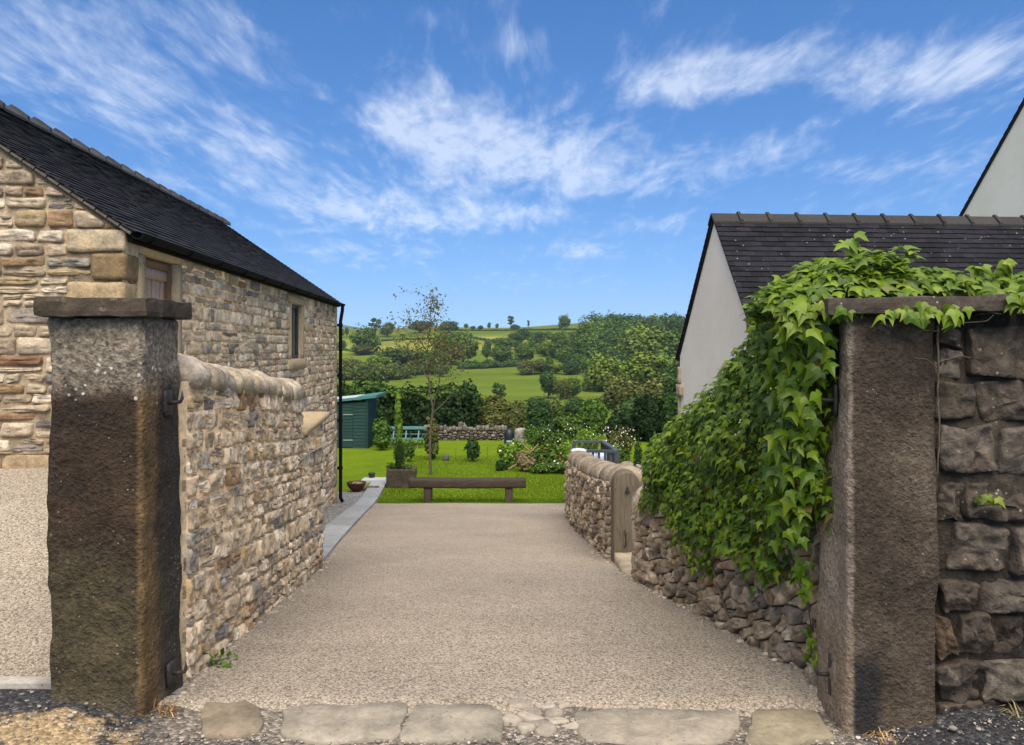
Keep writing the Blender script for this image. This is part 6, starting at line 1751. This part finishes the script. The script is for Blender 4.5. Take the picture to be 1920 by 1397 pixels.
cv = t.new('ShaderNodeCombineXYZ'); t.set(cv.inputs[0], t.math('DIVIDE', dx, pz)); t.set(cv.inputs[1], t.math('DIVIDE', dy_, pz))
mp = t.new('ShaderNodeMapping', {'Vector': cv.outputs[0]}); mp.inputs['Scale'].default_value = (1.0, .36, 1); mp.inputs['Rotation'].default_value = (0, 0, R(10))
warp = t.noise(1.3, 3, .55, vec=mp.outputs[0], col=True)
v2 = t.new('ShaderNodeVectorMath', operation='MULTIPLY_ADD'); t.set(v2.inputs[0], warp); v2.inputs[1].default_value = (.40, .40, .40); t.set(v2.inputs[2], mp.outputs[0])
n1 = t.noise(5.6, 10, .66, vec=v2.outputs[0]); n2 = t.noise(15, 7, .62, vec=v2.outputs[0])
base = t.math('ADD', t.math('MULTIPLY', n1, .60), t.math('MULTIPLY', n2, .40))
# cirrus patches: directions of the drifts of cloud
BL_ = [(120, 60, 270, 80, .58), (330, 60, 190, 60, .5), (255, 170, 170, 45, .5), (400, 255, 170, 45, .62), (290, 330, 130, 30, .5), (480, 300, 120, 50, .5),
       (780, 235, 120, 45, 1.2), (840, 165, 110, 40, .7), (910, 255, 130, 50, 1.05), (1000, 325, 190, 45, .9), (1110, 270, 90, 55, .7), (680, 385, 180, 48, 1.0), (800, 420, 80, 24, .6),
       (950, 405, 80, 26, .8), (640, 475, 200, 24, .55), (1090, 470, 110, 24, .7), (1280, 145, 170, 36, .75), (1480, 110, 240, 44, .75), (1360, 150, 100, 35, .5), (1740, 150, 160, 45, .8), (1340, 292, 140, 34, .75),
       (1660, 318, 140, 28, .65), (970, 85, 60, 30, .55), (790, 35, 110, 30, .35), (1200, 350, 130, 26, .5), (1240, 420, 110, 18, .5), (960, 525, 170, 22, .35), (840, 330, 70, 26, .6), (1850, 90, 140, 60, .6), (1850, 300, 90, 60, .3)]
tot = None
for u, v, su, sv, a in BL_:
    d = np.array([(u - HU) / F, 1, -(v - HV) / F]); d /= np.linalg.norm(d)
    rt = np.cross(d, [0, 0, 1.]); rt /= np.linalg.norm(rt); up = np.cross(rt, d)
    k = math.cos(math.atan2(abs(u - HU), F))
    g = []
    for ax, sg_ in ((rt, su / F * k), (up, sv / F * k)):
        n = t.new('ShaderNodeVectorMath', operation='DOT_PRODUCT'); t.set(n.inputs[0], D); n.inputs[1].default_value = tuple(ax / sg_)
        g.append(t.math('MULTIPLY', n.outputs['Value'], n.outputs['Value']))
    e = t.math('MULTIPLY', t.math('POWER', 2.718, t.math('MULTIPLY', t.math('ADD', g[0], g[1]), -1.0)), a)
    tot = e if tot is None else t.math('ADD', tot, e)
tot = t.math('MINIMUM', tot, 1.15)
behind = t.math('MAXIMUM', t.step(dy_, .25, -.25), t.step(dz, .62, .85))       # unseen cloud added overhead and behind the camera as neutral fill light
dens = t.step(t.math('ADD', t.math('ADD', base, t.math('MULTIPLY', tot, .23)), t.math('MULTIPLY', behind, .30)), .515, 1.0)
dens = t.math('MULTIPLY', dens, t.step(dz, .02, .10))
hs = t.new('ShaderNodeHueSaturation', {'Color': sky.outputs[0]}); hs.inputs['Saturation'].default_value = 1.30; hs.inputs['Hue'].default_value = .506
SKYGAIN = 1.0
c = t.mix(t.math('MULTIPLY', t.math('MINIMUM', t.math('MULTIPLY', dens, 1.5), 1.0), .47), hs.outputs[0], (6.6, 6.9, 7.3))
t.set(bg.inputs['Color'], c); bg.inputs['Strength'].default_value = .118
sl = bpy.data.lights.new('sun', 'SUN'); sl.energy = 4.4; sl.angle = R(62); sl.color = (1, .90, .76)
so = bpy.data.objects.new('sun', sl); COL.objects.link(so)
from mathutils import Vector
ds = Vector((math.sin(R(SUN_AZ)) * math.cos(R(SUN_EL)), math.cos(R(SUN_AZ)) * math.cos(R(SUN_EL)), math.sin(R(SUN_EL))))
so.rotation_euler = (-ds).to_track_quat('-Z', 'Y').to_euler()
if HAZE:
    mb = MB(); mb.box(-1500, 1500, -60, 2700, -60, 140)
    hm = bpy.data.materials.new('thin_air'); hm.use_nodes = True; hn = NT(hm.node_tree); hn.n.clear()
    ho = hn.new('ShaderNodeOutputMaterial'); pv = hn.new('ShaderNodeVolumePrincipled'); pv.inputs['Color'].default_value = (.72, .84, 1, 1); pv.inputs['Density'].default_value = HAZE; pv.inputs['Anisotropy'].default_value = .2
    hn.l.new(pv.outputs[0], ho.inputs['Volume'])
    tag(part('haze', mb, hm), kind='stuff')
cd = bpy.data.cameras.new('camera'); cam = bpy.data.objects.new('camera', cd); COL.objects.link(cam); S.camera = cam
cam.location = (0, 0, EYE); cam.rotation_euler = (R(90), 0, 0)
cd.sensor_fit = 'HORIZONTAL'; cd.sensor_width = 36; cd.lens = 36 * F / 1920; cd.shift_y = -(698.5 - HV) / 1920; cd.clip_start = .05; cd.clip_end = 8000
S.view_settings.view_transform = 'Standard'; S.view_settings.look = 'None'; S.view_settings.gamma = 1; S.view_settings.exposure = EXPO
S.cycles.use_denoising = True
S.cycles.max_bounces = 6; S.cycles.transparent_max_bounces = 6; S.cycles.volume_bounces = 0
